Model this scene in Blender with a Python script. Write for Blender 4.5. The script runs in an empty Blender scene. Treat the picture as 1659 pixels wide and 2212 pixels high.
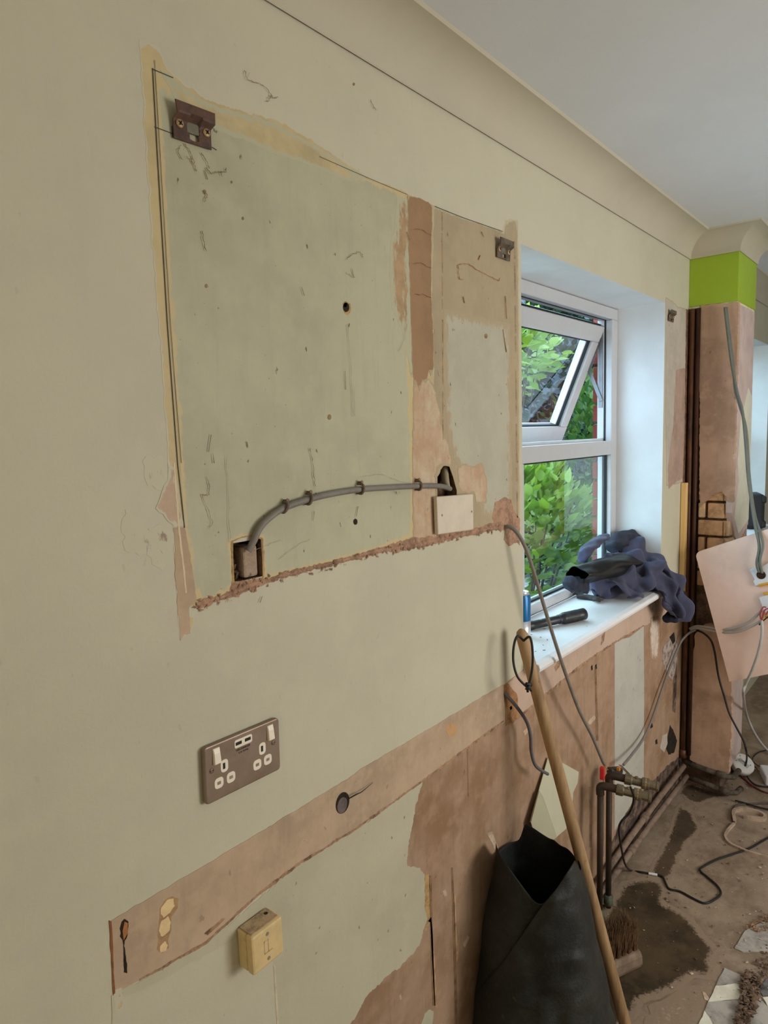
import bpy, bmesh, math, random
import numpy as np
from mathutils import Vector, Matrix, noise
from mathutils.geometry import delaunay_2d_cdt

scene = bpy.context.scene
C = scene.collection

# ------------------------------------------------------------------ camera
YAW, PITCH, ROLL, FPX = 0.693910823, -0.11328745, -0.029610417, 1467.15
IMG_W, IMG_H = 1659.0, 2212.0
CAM = Vector((0.0, -0.83, 1.55))
FWD = Vector((math.cos(PITCH)*math.cos(YAW), math.cos(PITCH)*math.sin(YAW), math.sin(PITCH)))
_ri = Vector((math.sin(YAW), -math.cos(YAW), 0.0))
_up = _ri.cross(FWD)
RIGHT = _ri*math.cos(ROLL) + _up*math.sin(ROLL)
UPV = _up*math.cos(ROLL) - _ri*math.sin(ROLL)
cam_data = bpy.data.cameras.new('camera')
cam_data.sensor_fit = 'HORIZONTAL'
cam_data.sensor_width = 36.0
cam_data.lens = FPX/IMG_W*36.0
cam_data.clip_start = 0.02
cam = bpy.data.objects.new('camera', cam_data)
C.objects.link(cam)
cam.matrix_world = Matrix(((RIGHT.x, UPV.x, -FWD.x, CAM.x), (RIGHT.y, UPV.y, -FWD.y, CAM.y),
                           (RIGHT.z, UPV.z, -FWD.z, CAM.z), (0, 0, 0, 1)))
scene.camera = cam

# ------------------------------------------------------------------ sky and added fill lamps
world = bpy.data.worlds.new('overcast_sky')
scene.world = world
world.use_nodes = True
bg = world.node_tree.nodes['Background']
bg.inputs[0].default_value = (0.56, 0.79, 1.0, 1)
bg.inputs[1].default_value = 6.0

def area(name, loc, target, sx, sy, power, col):
    d = bpy.data.lights.new(name, 'AREA')
    d.shape = 'RECTANGLE'
    d.size, d.size_y, d.energy, d.color = sx, sy, power, col
    o = bpy.data.objects.new(name, d)
    C.objects.link(o)
    o.location = loc
    o.rotation_euler = (Vector(target)-Vector(loc)).to_track_quat('-Z', 'Y').to_euler()
    return o
# area lamps added before the solid unseen walls, standing in for daylight
area('added_fill_opposite_wall', (1.95, -2.46, 1.32), (1.75, 0.0, 1.15), 1.3, 1.05, 34, (1.0, 0.96, 0.90))
area('added_warm_fill_end_wall', (-1.66, -1.25, 1.05), (0.6, -0.3, 1.0), 0.8, 1.9, 8, (1.0, 0.84, 0.55))

vs = scene.view_settings
vs.view_transform = 'Standard'
vs.look = 'None'
vs.gamma = 1.0
vs.use_curve_mapping = False
vs.exposure = 0.3

# ------------------------------------------------------------------ photo measurements to places in the room
def ray(px, py):
    return FWD + RIGHT*((px-IMG_W/2)/FPX) - UPV*((py-IMG_H/2)/FPX)
def on(px, py, ax, val):
    v = ray(px, py)
    return CAM + v*((val-CAM[ax])/v[ax])
def W(px, py, y=0.0): return on(px, py, 1, y)       # on the wall (or a plane parallel to it)
def F(px, py, z=0.0): return on(px, py, 2, z)       # on the floor (or a level plane)
def XP(px, py, x): return on(px, py, 0, x)          # on a plane across the room (pillar face)

def lin(r, g, b):
    def f(u):
        u /= 255.0
        return u/12.92 if u <= 0.04045 else ((u+0.055)/1.055)**2.4
    return (f(r), f(g), f(b))
LIGHT = (0.59, 0.55, 0.43)
def ph(r, g, b, k=1.0):
    a = lin(r, g, b)
    return tuple(min(0.93, a[i]/LIGHT[i]*k) for i in range(3))

# ------------------------------------------------------------------ materials
MATS = {}
def mat(name, col, rough=0.7, var=0.10, scale=6.0, bump=0.0, bscale=60.0, metal=0.0, col2=None, streak=0.0,
        specks=0.0, speck_col=(0.10, 0.07, 0.04), feather=None, stretch=(1, 1, 1), fnoise=2.6, spec=0.3, coat=0.0, fuzz=0.0, trans=0.0):
    """colour + broad mottling + streaks + specks of dirt; feather=(width, colour below) wears the rim of a patch"""
    if name in MATS:
        return MATS[name]
    m = bpy.data.materials.new(name)
    MATS[name] = m
    m.use_nodes = True
    nt = m.node_tree
    N = nt.nodes
    L = nt.links
    bs = N['Principled BSDF']
    bs.inputs['Roughness'].default_value = rough
    bs.inputs['Metallic'].default_value = metal
    bs.inputs['Specular IOR Level'].default_value = spec
    if coat: bs.inputs['Coat Weight'].default_value = coat
    if fuzz: bs.inputs['Sheen Weight'].default_value = fuzz
    geo = N.new('ShaderNodeNewGeometry')
    pos = geo.outputs['Position']
    def noisetex(sc, detail=4, rgh=0.6, st=(1, 1, 1)):
        src = pos
        if st != (1, 1, 1):
            mp = N.new('ShaderNodeMapping')
            mp.inputs['Scale'].default_value = st
            L.new(pos, mp.inputs['Vector'])
            src = mp.outputs['Vector']
        t = N.new('ShaderNodeTexNoise')
        t.inputs['Scale'].default_value = sc
        t.inputs['Detail'].default_value = detail
        t.inputs['Roughness'].default_value = rgh
        L.new(src, t.inputs['Vector'])
        return t.outputs['Fac']
    def ramp(fac, lo, hi):
        r = N.new('ShaderNodeMapRange')
        r.inputs['From Min'].default_value = lo
        r.inputs['From Max'].default_value = hi
        r.interpolation_type = 'SMOOTHSTEP'
        L.new(fac, r.inputs['Value'])
        return r.outputs['Result']
    def mix(fac, a, b, amount=None):
        x = N.new('ShaderNodeMix')
        x.data_type = 'RGBA'
        if amount is not None:
            mm = N.new('ShaderNodeMath')
            mm.operation = 'MULTIPLY'
            mm.inputs[1].default_value = amount
            L.new(fac, mm.inputs[0])
            fac = mm.outputs[0]
        L.new(fac, x.inputs[0])
        for sock, v in ((x.inputs[6], a), (x.inputs[7], b)):
            if isinstance(v, tuple): sock.default_value = (*v[:3], 1)
            else: L.new(v, sock)
        return x.outputs[2]
    if col2 is None:
        col2 = tuple(min(0.95, c*(1-2.2*var)) for c in col)
    out = mix(ramp(noisetex(scale, 5, 0.62, stretch), 0.38, 0.66), col, col2)
    if var > 0:
        hi = tuple(min(0.95, c*(1+var)) for c in col)
        out = mix(ramp(noisetex(scale*4.3, 3, 0.6, stretch), 0.45, 0.7), out, hi, 0.5)
    if streak > 0:
        dk = tuple(c*0.62 for c in col)
        out = mix(ramp(noisetex(9.0, 5, 0.7, (6, 6, 0.55)), 0.50, 0.72), out, dk, streak)
    if specks > 0:
        out = mix(ramp(noisetex(75.0, 2, 0.5, (1, 1, 0.6)), 0.70, 0.74), out, speck_col, specks)
        out = mix(ramp(noisetex(240.0, 2, 0.5), 0.735, 0.77), out, speck_col, specks*0.8)
    if feather:
        width, below = feather
        at = N.new('ShaderNodeAttribute')
        at.attribute_name = 'edge'
        d = N.new('ShaderNodeMath')
        d.operation = 'DIVIDE'
        d.inputs[1].default_value = width
        L.new(at.outputs['Fac'], d.inputs[0])
        s = N.new('ShaderNodeMath')
        s.operation = 'ADD'
        nz = N.new('ShaderNodeMath')
        nz.operation = 'MULTIPLY_ADD'
        nz.inputs[1].default_value = fnoise
        nz.inputs[2].default_value = -fnoise/2
        L.new(noisetex(55.0, 5, 0.75, (1.6, 1.6, 0.45)), nz.inputs[0])
        L.new(d.outputs[0], s.inputs[0])
        L.new(nz.outputs[0], s.inputs[1])
        out = mix(ramp(s.outputs[0], 0.32, 0.62), below, out)
    L.new(out, bs.inputs['Base Color'])
    if bump > 0:
        b = N.new('ShaderNodeBump')
        b.inputs['Strength'].default_value = bump
        b.inputs['Distance'].default_value = 0.004
        L.new(noisetex(bscale, 4, 0.6, stretch), b.inputs['Height'])
        L.new(b.outputs[0], bs.inputs['Normal'])
    return m

def glass_mat(name, tint=(0.93, 0.97, 0.96), refl=1.0):
    if name in MATS: return MATS[name]
    m = bpy.data.materials.new(name)
    MATS[name] = m
    m.use_nodes = True
    nt = m.node_tree
    for n in list(nt.nodes): nt.nodes.remove(n)
    o = nt.nodes.new('ShaderNodeOutputMaterial')
    mx = nt.nodes.new('ShaderNodeMixShader')
    tr = nt.nodes.new('ShaderNodeBsdfTransparent')
    gl = nt.nodes.new('ShaderNodeBsdfGlossy')
    fr = nt.nodes.new('ShaderNodeFresnel')
    mu = nt.nodes.new('ShaderNodeMath')
    mu.operation = 'MULTIPLY'
    mu.use_clamp = True
    mu.inputs[1].default_value = refl
    fr.inputs['IOR'].default_value = 1.5
    tr.inputs['Color'].default_value = (*tint, 1)
    gl.inputs['Roughness'].default_value = 0.0
    nt.links.new(fr.outputs[0], mu.inputs[0])
    geo = nt.nodes.new('ShaderNodeNewGeometry')     # only the face turned to the viewer mirrors, the far face just lets light through
    inv = nt.nodes.new('ShaderNodeMath'); inv.operation = 'SUBTRACT'; inv.inputs[0].default_value = 1.0
    both = nt.nodes.new('ShaderNodeMath'); both.operation = 'MULTIPLY'
    nt.links.new(geo.outputs['Backfacing'], inv.inputs[1])
    nt.links.new(mu.outputs[0], both.inputs[0]); nt.links.new(inv.outputs[0], both.inputs[1])
    nt.links.new(both.outputs[0], mx.inputs[0])
    nt.links.new(tr.outputs[0], mx.inputs[1])
    nt.links.new(gl.outputs[0], mx.inputs[2])
    nt.links.new(mx.outputs[0], o.inputs[0])
    return m

# ------------------------------------------------------------------ objects
def tag(o, label=None, cat=None, group=None, kind=None):
    if label: o['label'] = label
    if cat: o['category'] = cat
    if group: o['group'] = group
    if kind: o['kind'] = kind
    return o
def thing(name, label, cat, loc=(0, 0, 0), rot=(0, 0, 0), group=None):
    o = bpy.data.objects.new(name, None)
    C.objects.link(o)
    o.empty_display_size = 0.05
    o.location = loc
    o.rotation_euler = rot
    return tag(o, label, cat, group)

def smooth_path(pts, n=8):
    P = [Vector(p) for p in pts]
    if len(P) < 3: return P
    out = []
    for i in range(len(P)-1):
        p0 = P[max(0, i-1)]; p1 = P[i]; p2 = P[i+1]; p3 = P[min(len(P)-1, i+2)]
        for k in range(n):
            t = k/n
            out.append(0.5*((2*p1)+(p2-p0)*t+(2*p0-5*p1+4*p2-p3)*t*t+(3*p1-p0-3*p2+p3)*t*t*t))
    out.append(P[-1])
    return out

class MB:
    def __init__(s):
        s.v = []; s.f = []; s.mi = []; s.cur = 0
    def add(s, vs, fs):
        k = len(s.v)
        s.v += [tuple(v) for v in vs]
        s.f += [tuple(i+k for i in f) for f in fs]
        s.mi += [s.cur]*len(fs)
        return s
    def box(s, x0, x1, y0, y1, z0, z1, M=None):
        vs = [Vector((x, y, z)) for x in (x0, x1) for y in (y0, y1) for z in (z0, z1)]
        if M is not None: vs = [M @ v for v in vs]
        return s.add(vs, [(0, 1, 3, 2), (4, 6, 7, 5), (0, 4, 5, 1), (2, 3, 7, 6), (0, 2, 6, 4), (1, 5, 7, 3)])
    def tube(s, pts, r, seg=8, smooth=0, flat=1.0, cap=True, closed=False):
        P = smooth_path(pts, smooth) if smooth else [Vector(p) for p in pts]
        n = len(P)
        R = r if isinstance(r, (list, tuple)) else None
        T = []
        for i in range(n):
            a = P[i-1] if (i > 0 or closed) else P[0]
            b = P[(i+1) % n] if (i < n-1 or closed) else P[-1]
            d = b-a
            T.append(d.normalized() if d.length > 1e-9 else Vector((0, 0, 1)))
        u = T[0].orthogonal().normalized()
        vs = []
        for i in range(n):
            u = (u-T[i]*u.dot(T[i]))
            u = u.normalized() if u.length > 1e-6 else T[i].orthogonal().normalized()
            w = T[i].cross(u)
            rr = r
            if R is not None:
                t = i/(n-1)*(len(R)-1); j = min(int(t), len(R)-2)
                rr = R[j]+(R[j+1]-R[j])*(t-j)
            for k in range(seg):
                a = 2*math.pi*k/seg
                vs.append(P[i]+u*(math.cos(a)*rr)+w*(math.sin(a)*rr*flat))
        fs = []
        for i in range(n if closed else n-1):
            for k in range(seg):
                j = (i+1) % n
                fs.append((i*seg+k, i*seg+(k+1) % seg, j*seg+(k+1) % seg, j*seg+k))
        if cap and not closed:
            fs.append(tuple(range(seg-1, -1, -1)))
            fs.append(tuple((n-1)*seg+k for k in range(seg)))
        return s.add(vs, fs)
    def lathe(s, prof, M=None, seg=24, cap=True):
        vs = []
        for r, z in prof:
            for k in range(seg):
                a = 2*math.pi*k/seg
                v = Vector((r*math.cos(a), r*math.sin(a), z))
                vs.append(M @ v if M is not None else v)
        fs = []
        for i in range(len(prof)-1):
            for k in range(seg):
                fs.append((i*seg+k, i*seg+(k+1) % seg, (i+1)*seg+(k+1) % seg, (i+1)*seg+k))
        if cap:
            fs.append(tuple(range(seg-1, -1, -1)))
            fs.append(tuple((len(prof)-1)*seg+k for k in range(seg)))
        return s.add(vs, fs)
    def prism(s, poly, d, M=None):
        """polygon in the local xz plane, pulled out by d along local -y"""
        n = len(poly)
        vs = [Vector((x, 0, z)) for x, z in poly]+[Vector((x, -d, z)) for x, z in poly]
        if M is not None: vs = [M @ v for v in vs]
        fs = [tuple(range(n)), tuple(range(2*n-1, n-1, -1))]
        fs += [(i, i+n, (i+1) % n+n, (i+1) % n) for i in range(n)]
        return s.add(vs, fs)
    def build(s, name, m, parent=None, smooth=False, bevel=0.0, seg=2, local=False):
        me = bpy.data.meshes.new(name)
        me.from_pydata([tuple(v) for v in s.v], [], s.f)
        ms = m if isinstance(m, (list, tuple)) else [m]
        for x in ms: me.materials.append(x)
        if len(ms) > 1: me.polygons.foreach_set('material_index', s.mi)
        bm = bmesh.new(); bm.from_mesh(me)
        bmesh.ops.recalc_face_normals(bm, faces=bm.faces)
        bm.to_mesh(me); bm.free()
        if smooth: me.polygons.foreach_set('use_smooth', [True]*len(me.polygons))
        o = bpy.data.objects.new(name, me)
        C.objects.link(o)
        if parent is not None:
            o.parent = parent
            if not local:
                o.matrix_parent_inverse = parent_matrix(parent).inverted()
        if bevel > 0:
            b = o.modifiers.new('bevel', 'BEVEL')
            b.width = bevel; b.segments = seg; b.limit_method = 'ANGLE'
            b.angle_limit = 0.7
        return o
def parent_matrix(p):
    M = Matrix.LocRotScale(p.location, p.rotation_euler, p.scale)
    if p.parent is not None: return parent_matrix(p.parent) @ p.matrix_parent_inverse @ M
    return M
def smooth_by_angle(o, ang=0.6):
    me = o.data
    me.polygons.foreach_set('use_smooth', [True]*len(me.polygons))
    bm = bmesh.new(); bm.from_mesh(me)
    for e in bm.edges:
        if len(e.link_faces) == 2 and e.calc_face_angle(0) > ang: e.smooth = False
    bm.to_mesh(me); bm.free()
    return o

def frac(x, seed, oct=5):
    s = 0; a = 1; f = 1
    for i in range(oct):
        s += a*noise.noise(Vector((x*f, seed*7.31+i*3.7, seed*1.7)))
        a *= 0.66; f *= 2.1
    return s
def ragged(poly, amp, seg, seed):
    """rough the outline of a 2-D polygon"""
    out = []
    n = len(poly)
    run = 0.0
    for i in range(n):
        a = Vector(poly[i]); b = Vector(poly[(i+1) % n])
        d = b-a; ln = d.length
        if ln < 1e-6: continue
        k = max(1, int(ln/seg))
        nrm = Vector((-d.y, d.x))/ln
        for j in range(k):
            t = j/k
            p = a+d*t
            fade = min(1.0, 4*t*(1-t)+0.35)
            out.append(tuple(p+nrm*(amp*fade*1.25*frac((run+ln*t)*48, seed))))
        run += ln
    return out
def inside(poly, P):
    x, y = P[:, 0], P[:, 1]
    res = np.zeros(len(P), bool)
    q = np.asarray(poly)
    for (x1, y1), (x2, y2) in zip(q, np.roll(q, -1, 0)):
        c = ((y1 > y) != (y2 > y))
        with np.errstate(divide='ignore', invalid='ignore'):
            res ^= c & (x < (x2-x1)*(y-y1)/(y2-y1+1e-30)+x1)
    return res
def edge_dist(poly, P):
    q = np.asarray(poly)
    best = np.full(len(P), 1e9)
    for a, b in zip(q, np.roll(q, -1, 0)):
        d = b-a
        t = np.clip(((P-a) @ d)/max(1e-12, d @ d), 0, 1)
        best = np.minimum(best, np.hypot(*(P-(a+t[:, None]*d)).T))
    return best
def sheet(name, poly, m, parent, lift, to3, holes=(), step=0.02, depth=None, thick=None, smooth=False, lab=None):
    """flat sheet with the outline poly (2-D) and thickness lift; to3(u, v, h) puts it in place; 'edge' = distance to rim"""
    loops = [list(poly)]+[list(h) for h in holes]
    pts = []; edges = []
    for lp in loops:
        k = len(pts)
        pts += [tuple(p) for p in lp]
        edges += [(k+i, k+(i+1) % len(lp)) for i in range(len(lp))]
    nb = len(pts)
    q = np.asarray(poly)
    lo, hi = q.min(0), q.max(0)
    if step:
        gx = np.arange(lo[0]+step/2, hi[0], step); gy = np.arange(lo[1]+step/2, hi[1], step)
        G = np.array([(x+(step/2 if j % 2 else 0), y) for j, y in enumerate(gy) for x in gx])
        if len(G):
            ok = inside(poly, G)
            for h in holes: ok &= ~inside(h, G)
            G = G[ok]
        if len(G):
            dd = edge_dist(poly, G)
            for h in holes: dd = np.minimum(dd, edge_dist(h, G))
            G = G[dd > step*0.35]
            pts += [tuple(g) for g in G]
    r = delaunay_2d_cdt([Vector(p) for p in pts], edges, [], 0, 1e-6)
    V2 = np.array([tuple(v) for v in r[0]])
    Fc = [tuple(f) for f in r[2]]
    cen = np.array([V2[list(f)].mean(0) for f in Fc])
    ok = inside(poly, cen)
    for h in holes: ok &= ~inside(h, cen)
    Fc = [f for f, o_ in zip(Fc, ok) if o_]
    ed = edge_dist(poly, V2)
    for h in holes: ed = np.minimum(ed, edge_dist(h, V2))
    dz = (lambda u, v: lift) if depth is None else depth
    n = len(V2)
    verts = [to3(u, v, dz(u, v)) for u, v in V2]
    faces = list(Fc)
    cnt = {}
    for f in Fc:
        for i in range(3):
            a, b = f[i], f[(i+1) % 3]
            cnt[(a, b)] = 1
    bed = [e for e in cnt if (e[1], e[0]) not in cnt]
    back = {}
    th = thick if thick is not None else None
    def bk(i):
        if i not in back:
            u, v = V2[i]
            back[i] = len(verts)
            verts.append(to3(u, v, (dz(u, v)-th) if th else 0.0))
        return back[i]
    for a, b in bed: faces.append((b, a, bk(a), bk(b)))
    if th:
        for f in Fc: faces.append((bk(f[2]), bk(f[1]), bk(f[0])))
    me = bpy.data.meshes.new(name)
    me.from_pydata([tuple(v) for v in verts], [], faces)
    me.materials.append(m)
    at = me.attributes.new('edge', 'FLOAT', 'POINT')
    e2 = list(ed)+[0.0]*(len(verts)-n)
    for i, k in back.items(): e2[k] = ed[i]
    at.data.foreach_set('value', e2)
    bm = bmesh.new(); bm.from_mesh(me)
    bmesh.ops.recalc_face_normals(bm, faces=bm.faces)
    bm.to_mesh(me); bm.free()
    if smooth: me.polygons.foreach_set('use_smooth', [True]*len(me.polygons))
    o = bpy.data.objects.new(name, me)
    C.objects.link(o)
    if parent is not None:
        o.parent = parent
        o.matrix_parent_inverse = parent_matrix(parent).inverted()
    if lab: o['label'] = lab
    return o
wall3 = lambda u, v, h: Vector((u, -h, v))
floor3 = lambda u, v, h: Vector((u, v, h))
def wpoly(pix): return [(p.x, p.z) for p in (W(*q) for q in pix)]
def fpoly(pix): return [(p.x, p.y) for p in (F(*q) for q in pix)]
_seed = [0]
def wall_patch(name, pix, m, lift, rag=0.002, seg=0.006, holes=(), step=0.02, lab=None, parent=None):
    _seed[0] += 1
    poly = ragged(wpoly(pix), rag, seg, _seed[0])
    return sheet(name, poly, m, parent or WALL, lift*0.5, wall3, holes=[wpoly(h) for h in holes], step=step, lab=lab)
def floor_patch(name, pix, m, lift, rag=0.006, seg=0.02, step=0.03, lab=None, parent=None):
    _seed[0] += 1
    poly = ragged(fpoly(pix), rag, seg, _seed[0])
    return sheet(name, poly, m, parent or FLOOR, lift, floor3, step=step, lab=lab)
def copy_tree(o, parent=None):
    c = o.copy(); C.objects.link(c)
    c.parent = parent
    for ch in o.children: copy_tree(ch, c)
    return c
def frame_of(origin, n, up=(0, 0, 1)):
    """matrix whose local -y looks along n (outwards), local z up"""
    n = Vector(n).normalized(); y = -n
    z = Vector(up); z = (z-y*z.dot(y)).normalized(); x = y.cross(z)
    return Matrix(((x.x, y.x, z.x, origin[0]), (x.y, y.y, z.y, origin[1]), (x.z, y.z, z.z, origin[2]), (0, 0, 0, 1)))
def along(p, d, up=(0, 0, 1)):
    """matrix whose local z runs along d"""
    z = Vector(d).normalized(); x = Vector(up).cross(z)
    x = x.normalized() if x.length > 1e-5 else z.orthogonal().normalized()
    y = z.cross(x)
    return Matrix(((x.x, y.x, z.x, p[0]), (x.y, y.y, z.y, p[1]), (x.z, y.z, z.z, p[2]), (0, 0, 0, 1)))

# ================================================================== ROOM
CEIL = 2.29
X0, X1 = -1.7, 6.6
YB = -2.5
TW = 0.232
WIN_L, WIN_R, WIN_B, WIN_T = 1.551, 2.653, 0.925, 2.003
W2L, W2R = 3.46, 4.56

m_paint = mat('cream_wall_paint', ph(161, 152, 120), 0.62, 0.035, 2.2, 0.10, 180, streak=0.05, specks=0.10)
m_reveal = mat('white_reveal_paint', (0.80, 0.82, 0.83), 0.6, 0.03, 3, 0.06, 150)
m_ceiling = mat('ceiling_paint', (0.73, 0.76, 0.79), 0.85, 0.02, 1.5, 0.08, 220)
m_cove = mat('cove_paint', (0.56, 0.515, 0.405), 0.8, 0.03, 2, 0.06, 160)
m_concrete = mat('dusty_concrete', (0.36, 0.28, 0.205), 0.9, 0.2, 5.0, 0.7, 45, specks=0.35, col2=(0.235, 0.17, 0.118), speck_col=(0.5, 0.42, 0.34))
m_white = mat('white_plaster', (0.78, 0.76, 0.70), 0.85, 0.03, 2)

# --- the long wall with its two window openings and two chases for boxes
def niche(px0, px1, py0, py1):
    a = W((px0), (py0+py1)/2); b = W(px1, (py0+py1)/2)
    t = W((px0+px1)/2, py0); u = W((px0+px1)/2, py1)
    return a.x, b.x, u.z, t.z
NA = niche(504, 566, 1168, 1252)
NB = niche(944, 986, 1006, 1085)
def cut_wall(name, x0, x1, z0, z1, holes, thick, mats):
    xs = sorted({x0, x1, *[h[0] for h in holes], *[h[1] for h in holes]})
    zs = sorted({z0, z1, *[h[2] for h in holes], *[h[3] for h in holes]})
    nx, nz = len(xs)-1, len(zs)-1
    D = {}
    for i in range(nx):
        for j in range(nz):
            cx, cz = (xs[i]+xs[i+1])/2, (zs[j]+zs[j+1])/2
            d = 0.0
            for h in holes:
                if h[0] < cx < h[1] and h[2] < cz < h[3]: d = h[4]
            D[i, j] = d
    mb = MB()
    for (i, j), d in D.items():
        a, b, c_, e = xs[i], xs[i+1], zs[j], zs[j+1]
        mb.cur = 0 if d == 0 else 2
        if d < thick:
            mb.add([(a, d, c_), (b, d, c_), (b, d, e), (a, d, e)], [(0, 1, 2, 3)])
            mb.cur = 0
            mb.add([(a, thick, c_), (b, thick, c_), (b, thick, e), (a, thick, e)], [(3, 2, 1, 0)])
        for (di, dj, seg) in ((1, 0, ((b, c_), (b, e))), (0, 1, ((a, e), (b, e)))):
            k = (i+di, j+dj)
            d2 = D.get(k)
            if d2 is None or d2 == d: continue
            lo, hi = min(d, d2), max(d, d2)
            mb.cur = 1 if hi >= thick else 2
            (xa, za), (xb, zb) = seg
            mb.add([(xa, lo, za), (xb, lo, zb), (xb, hi, zb), (xa, hi, za)], [(0, 1, 2, 3)])
    mb.cur = 0
    mb.add([(x0, 0, z1), (x1, 0, z1), (x1, thick, z1), (x0, thick, z1)], [(0, 1, 2, 3)])
    mb.add([(x0, 0, z0), (x0, 0, z1), (x0, thick, z1), (x0, thick, z0)], [(0, 1, 2, 3)])
    mb.add([(x1, 0, z0), (x1, 0, z1), (x1, thick, z1), (x1, thick, z0)], [(0, 1, 2, 3)])
    o = mb.build(name, mats)
    me = o.data
    bm = bmesh.new(); bm.from_mesh(me)
    bmesh.ops.remove_doubles(bm, verts=bm.verts, dist=1e-5)
    bmesh.ops.recalc_face_normals(bm, faces=bm.faces)
    bm.to_mesh(me); bm.free()
    return o
m_chase = mat('dirty_brick_chase', ph(96, 70, 46), 0.95, 0.3, 40, 0.8, 120)
WALL = cut_wall('wall_left', X0, X1, 0.0, CEIL, [(WIN_L, WIN_R, WIN_B, WIN_T, TW), (W2L, W2R, WIN_B, WIN_T, TW),
                (*NA, 0.040), (*NB, 0.030)], TW, [m_paint, m_reveal, m_chase])
tag(WALL, 'long cream wall stripped of its kitchen units, patched with bare pink plaster', kind='structure')

# --- the remaining shell
FLOOR = MB().box(X0, X1, YB, 0.25, -0.12, 0.0).build('floor', m_concrete)
tag(FLOOR, 'bare dusty brown concrete floor with damp patches', kind='structure')
CEILING = MB().box(X0, X1, YB, 0.25, CEIL, CEIL+0.1).build('ceiling', m_ceiling)
tag(CEILING, 'plain off-white painted ceiling', kind='structure')
def plain_wall(name, lab, boxes):
    mb = MB()
    for b in boxes: mb.box(*b)
    return tag(mb.build(name, m_white), lab, kind='structure')
plain_wall('wall_back', 'plain end wall behind the camera', [(X0-0.1, X0, YB, 0.25, 0, CEIL)])
plain_wall('wall_front', 'plain far end wall beyond the pillar', [(X1, X1+0.1, YB, 0.25, 0, CEIL)])
plain_wall('wall_right', 'plain wall opposite the stripped wall', [(X0, X1, YB-0.15, YB, 0, CEIL)])

# --- cove cornice: along the wall, round the pillar, on along the wall
PX, PXE, PY = 2.947, 3.25, -0.178
R_C = CEIL-2.206
def cove(name, path, lab, inner=1.0):
    """path = list of (x, y, outward dir per vertex) swept with a concave quarter round"""
    prof = [(0.004, 0.0)]
    for k in range(0, 11):
        a = math.pi/2*k/10
        prof.append((0.006+R_C*(1-math.cos(a))*0.98, R_C*0.03+R_C*0.90*math.sin(a)))
    prof.append((0.006+R_C, R_C*0.93)); prof.append((0.006+R_C+0.004, R_C))
    mb = MB()
    n = len(prof)
    vs = []
    for (x, y, ox, oy) in path:
        for (d, h) in prof: vs.append((x+ox*d, y+oy*d, 2.206+h))
    fs = []
    for i in range(len(path)-1):
        for k in range(n-1): fs.append((i*n+k, (i+1)*n+k, (i+1)*n+k+1, i*n+k+1))
    mb.add(vs, fs)
    o = mb.build(name, m_cove)
    smooth_by_angle(o, 0.5)
    return tag(o, lab, kind='structure')
cove('trim_1', [(X0, 0, 0, -1), (PX, 0, -1, -1)], 'long concave plaster cove above the stripped wall')
cove('trim_2', [(PX, 0, -1, -1), (PX, PY, -1, -1), (PXE, PY, 1, -1), (PXE, 0, 1, -1)], 'short concave cove wrapping the top of the pillar')
cove('trim_3', [(PXE, 0, 1, -1), (X1, 0, 0, -1)], 'concave plaster cove beyond the pillar')

# ================================================================== PILLAR
m_green = mat('lime_green_paint', ph(128, 147, 34), 0.5, 0.02, 3, 0.05, 150)
m_skin = mat('brown_old_plaster', ph(160, 128, 97), 0.9, 0.13, 5, 0.25, 50, specks=0.45, streak=0.25)
m_skin2 = mat('pink_plaster_side', ph(168, 146, 126), 0.9, 0.08, 6, 0.2, 60, streak=0.25)
m_mortar = mat('dark_mortar', ph(92, 72, 52), 0.95, 0.25, 30, 0.7, 90)
m_brick = [mat('old_brick_%s' % n, ph(*c_), 0.9, 0.16, 18, 0.5, 90, specks=0.4) for n, c_ in
           (('orange', (178, 136, 92)), ('buff', (190, 156, 110)), ('brown', (160, 120, 84)))]
PIL = MB().box(PX+0.03, PXE-0.012, PY+0.022, -0.0005, 0.0, 2.0).build('wall_pillar', m_mortar)
tag(PIL, 'narrow brick pillar with lime green top and old brown plaster', kind='structure')
def pil_part(name, mb, m, lab=None, **k):
    o = mb.build(name, m, PIL, **k)
    if lab: o['label'] = lab
    return o
pil_part('green_top', MB().box(PX, PXE, PY-0.002, 0.0, 2.022, 2.21), m_green, 'lime green painted block at the top of the pillar', bevel=0.002)
pil_part('plaster_edge', MB().box(PX+0.004, PXE-0.003, PY+0.002, 0.0, 2.014, 2.022), mat('pale_chipped_edge', ph(190, 178, 130), 0.9, 0.2, 40))
face3 = lambda u, v, h: Vector((PX+0.03-h, u, v))
def face_sheet(name, pix, m, lift, rag=0.003, seg=0.008, lab=None, step=0.02):
    _seed[0] += 1
    poly = [(p.y, p.z) for p in (XP(*q, PX) for q in pix)]
    return sheet(name, ragged(poly, rag, seg, _seed[0]), m, PIL, lift, face3, step=step, lab=lab)
face_sheet('plaster_sheet', [(1514, 660), (1595, 652), (1592, 760), (1588, 900), (1584, 1040), (1583, 1085), (1572, 1082), (1560, 1062), (1545, 1064), (1530, 1078), (1512, 1096), (1511, 1000), (1511, 800)], m_skin, 0.03, lab='tall sheet of stained brown plaster on the pillar')
face_sheet('plaster_sheet', [(1500, 1372), (1520, 1350), (1545, 1350), (1580, 1400), (1580, 1560), (1574, 1672), (1530, 1668), (1490, 1640), (1492, 1500)], m_skin, 0.03, rag=0.004, lab='lower sheet of stained brown plaster on the pillar')
side3 = lambda u, v, h: Vector((u, PY+0.022-h, v))
def side_sheet(name, poly, m, lift, rag=0.003, lab=None):
    _seed[0] += 1
    return sheet(name, ragged(poly, rag*0.25, 0.008, _seed[0]), m, PIL, lift, side3, step=0.02, lab=lab)
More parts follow.
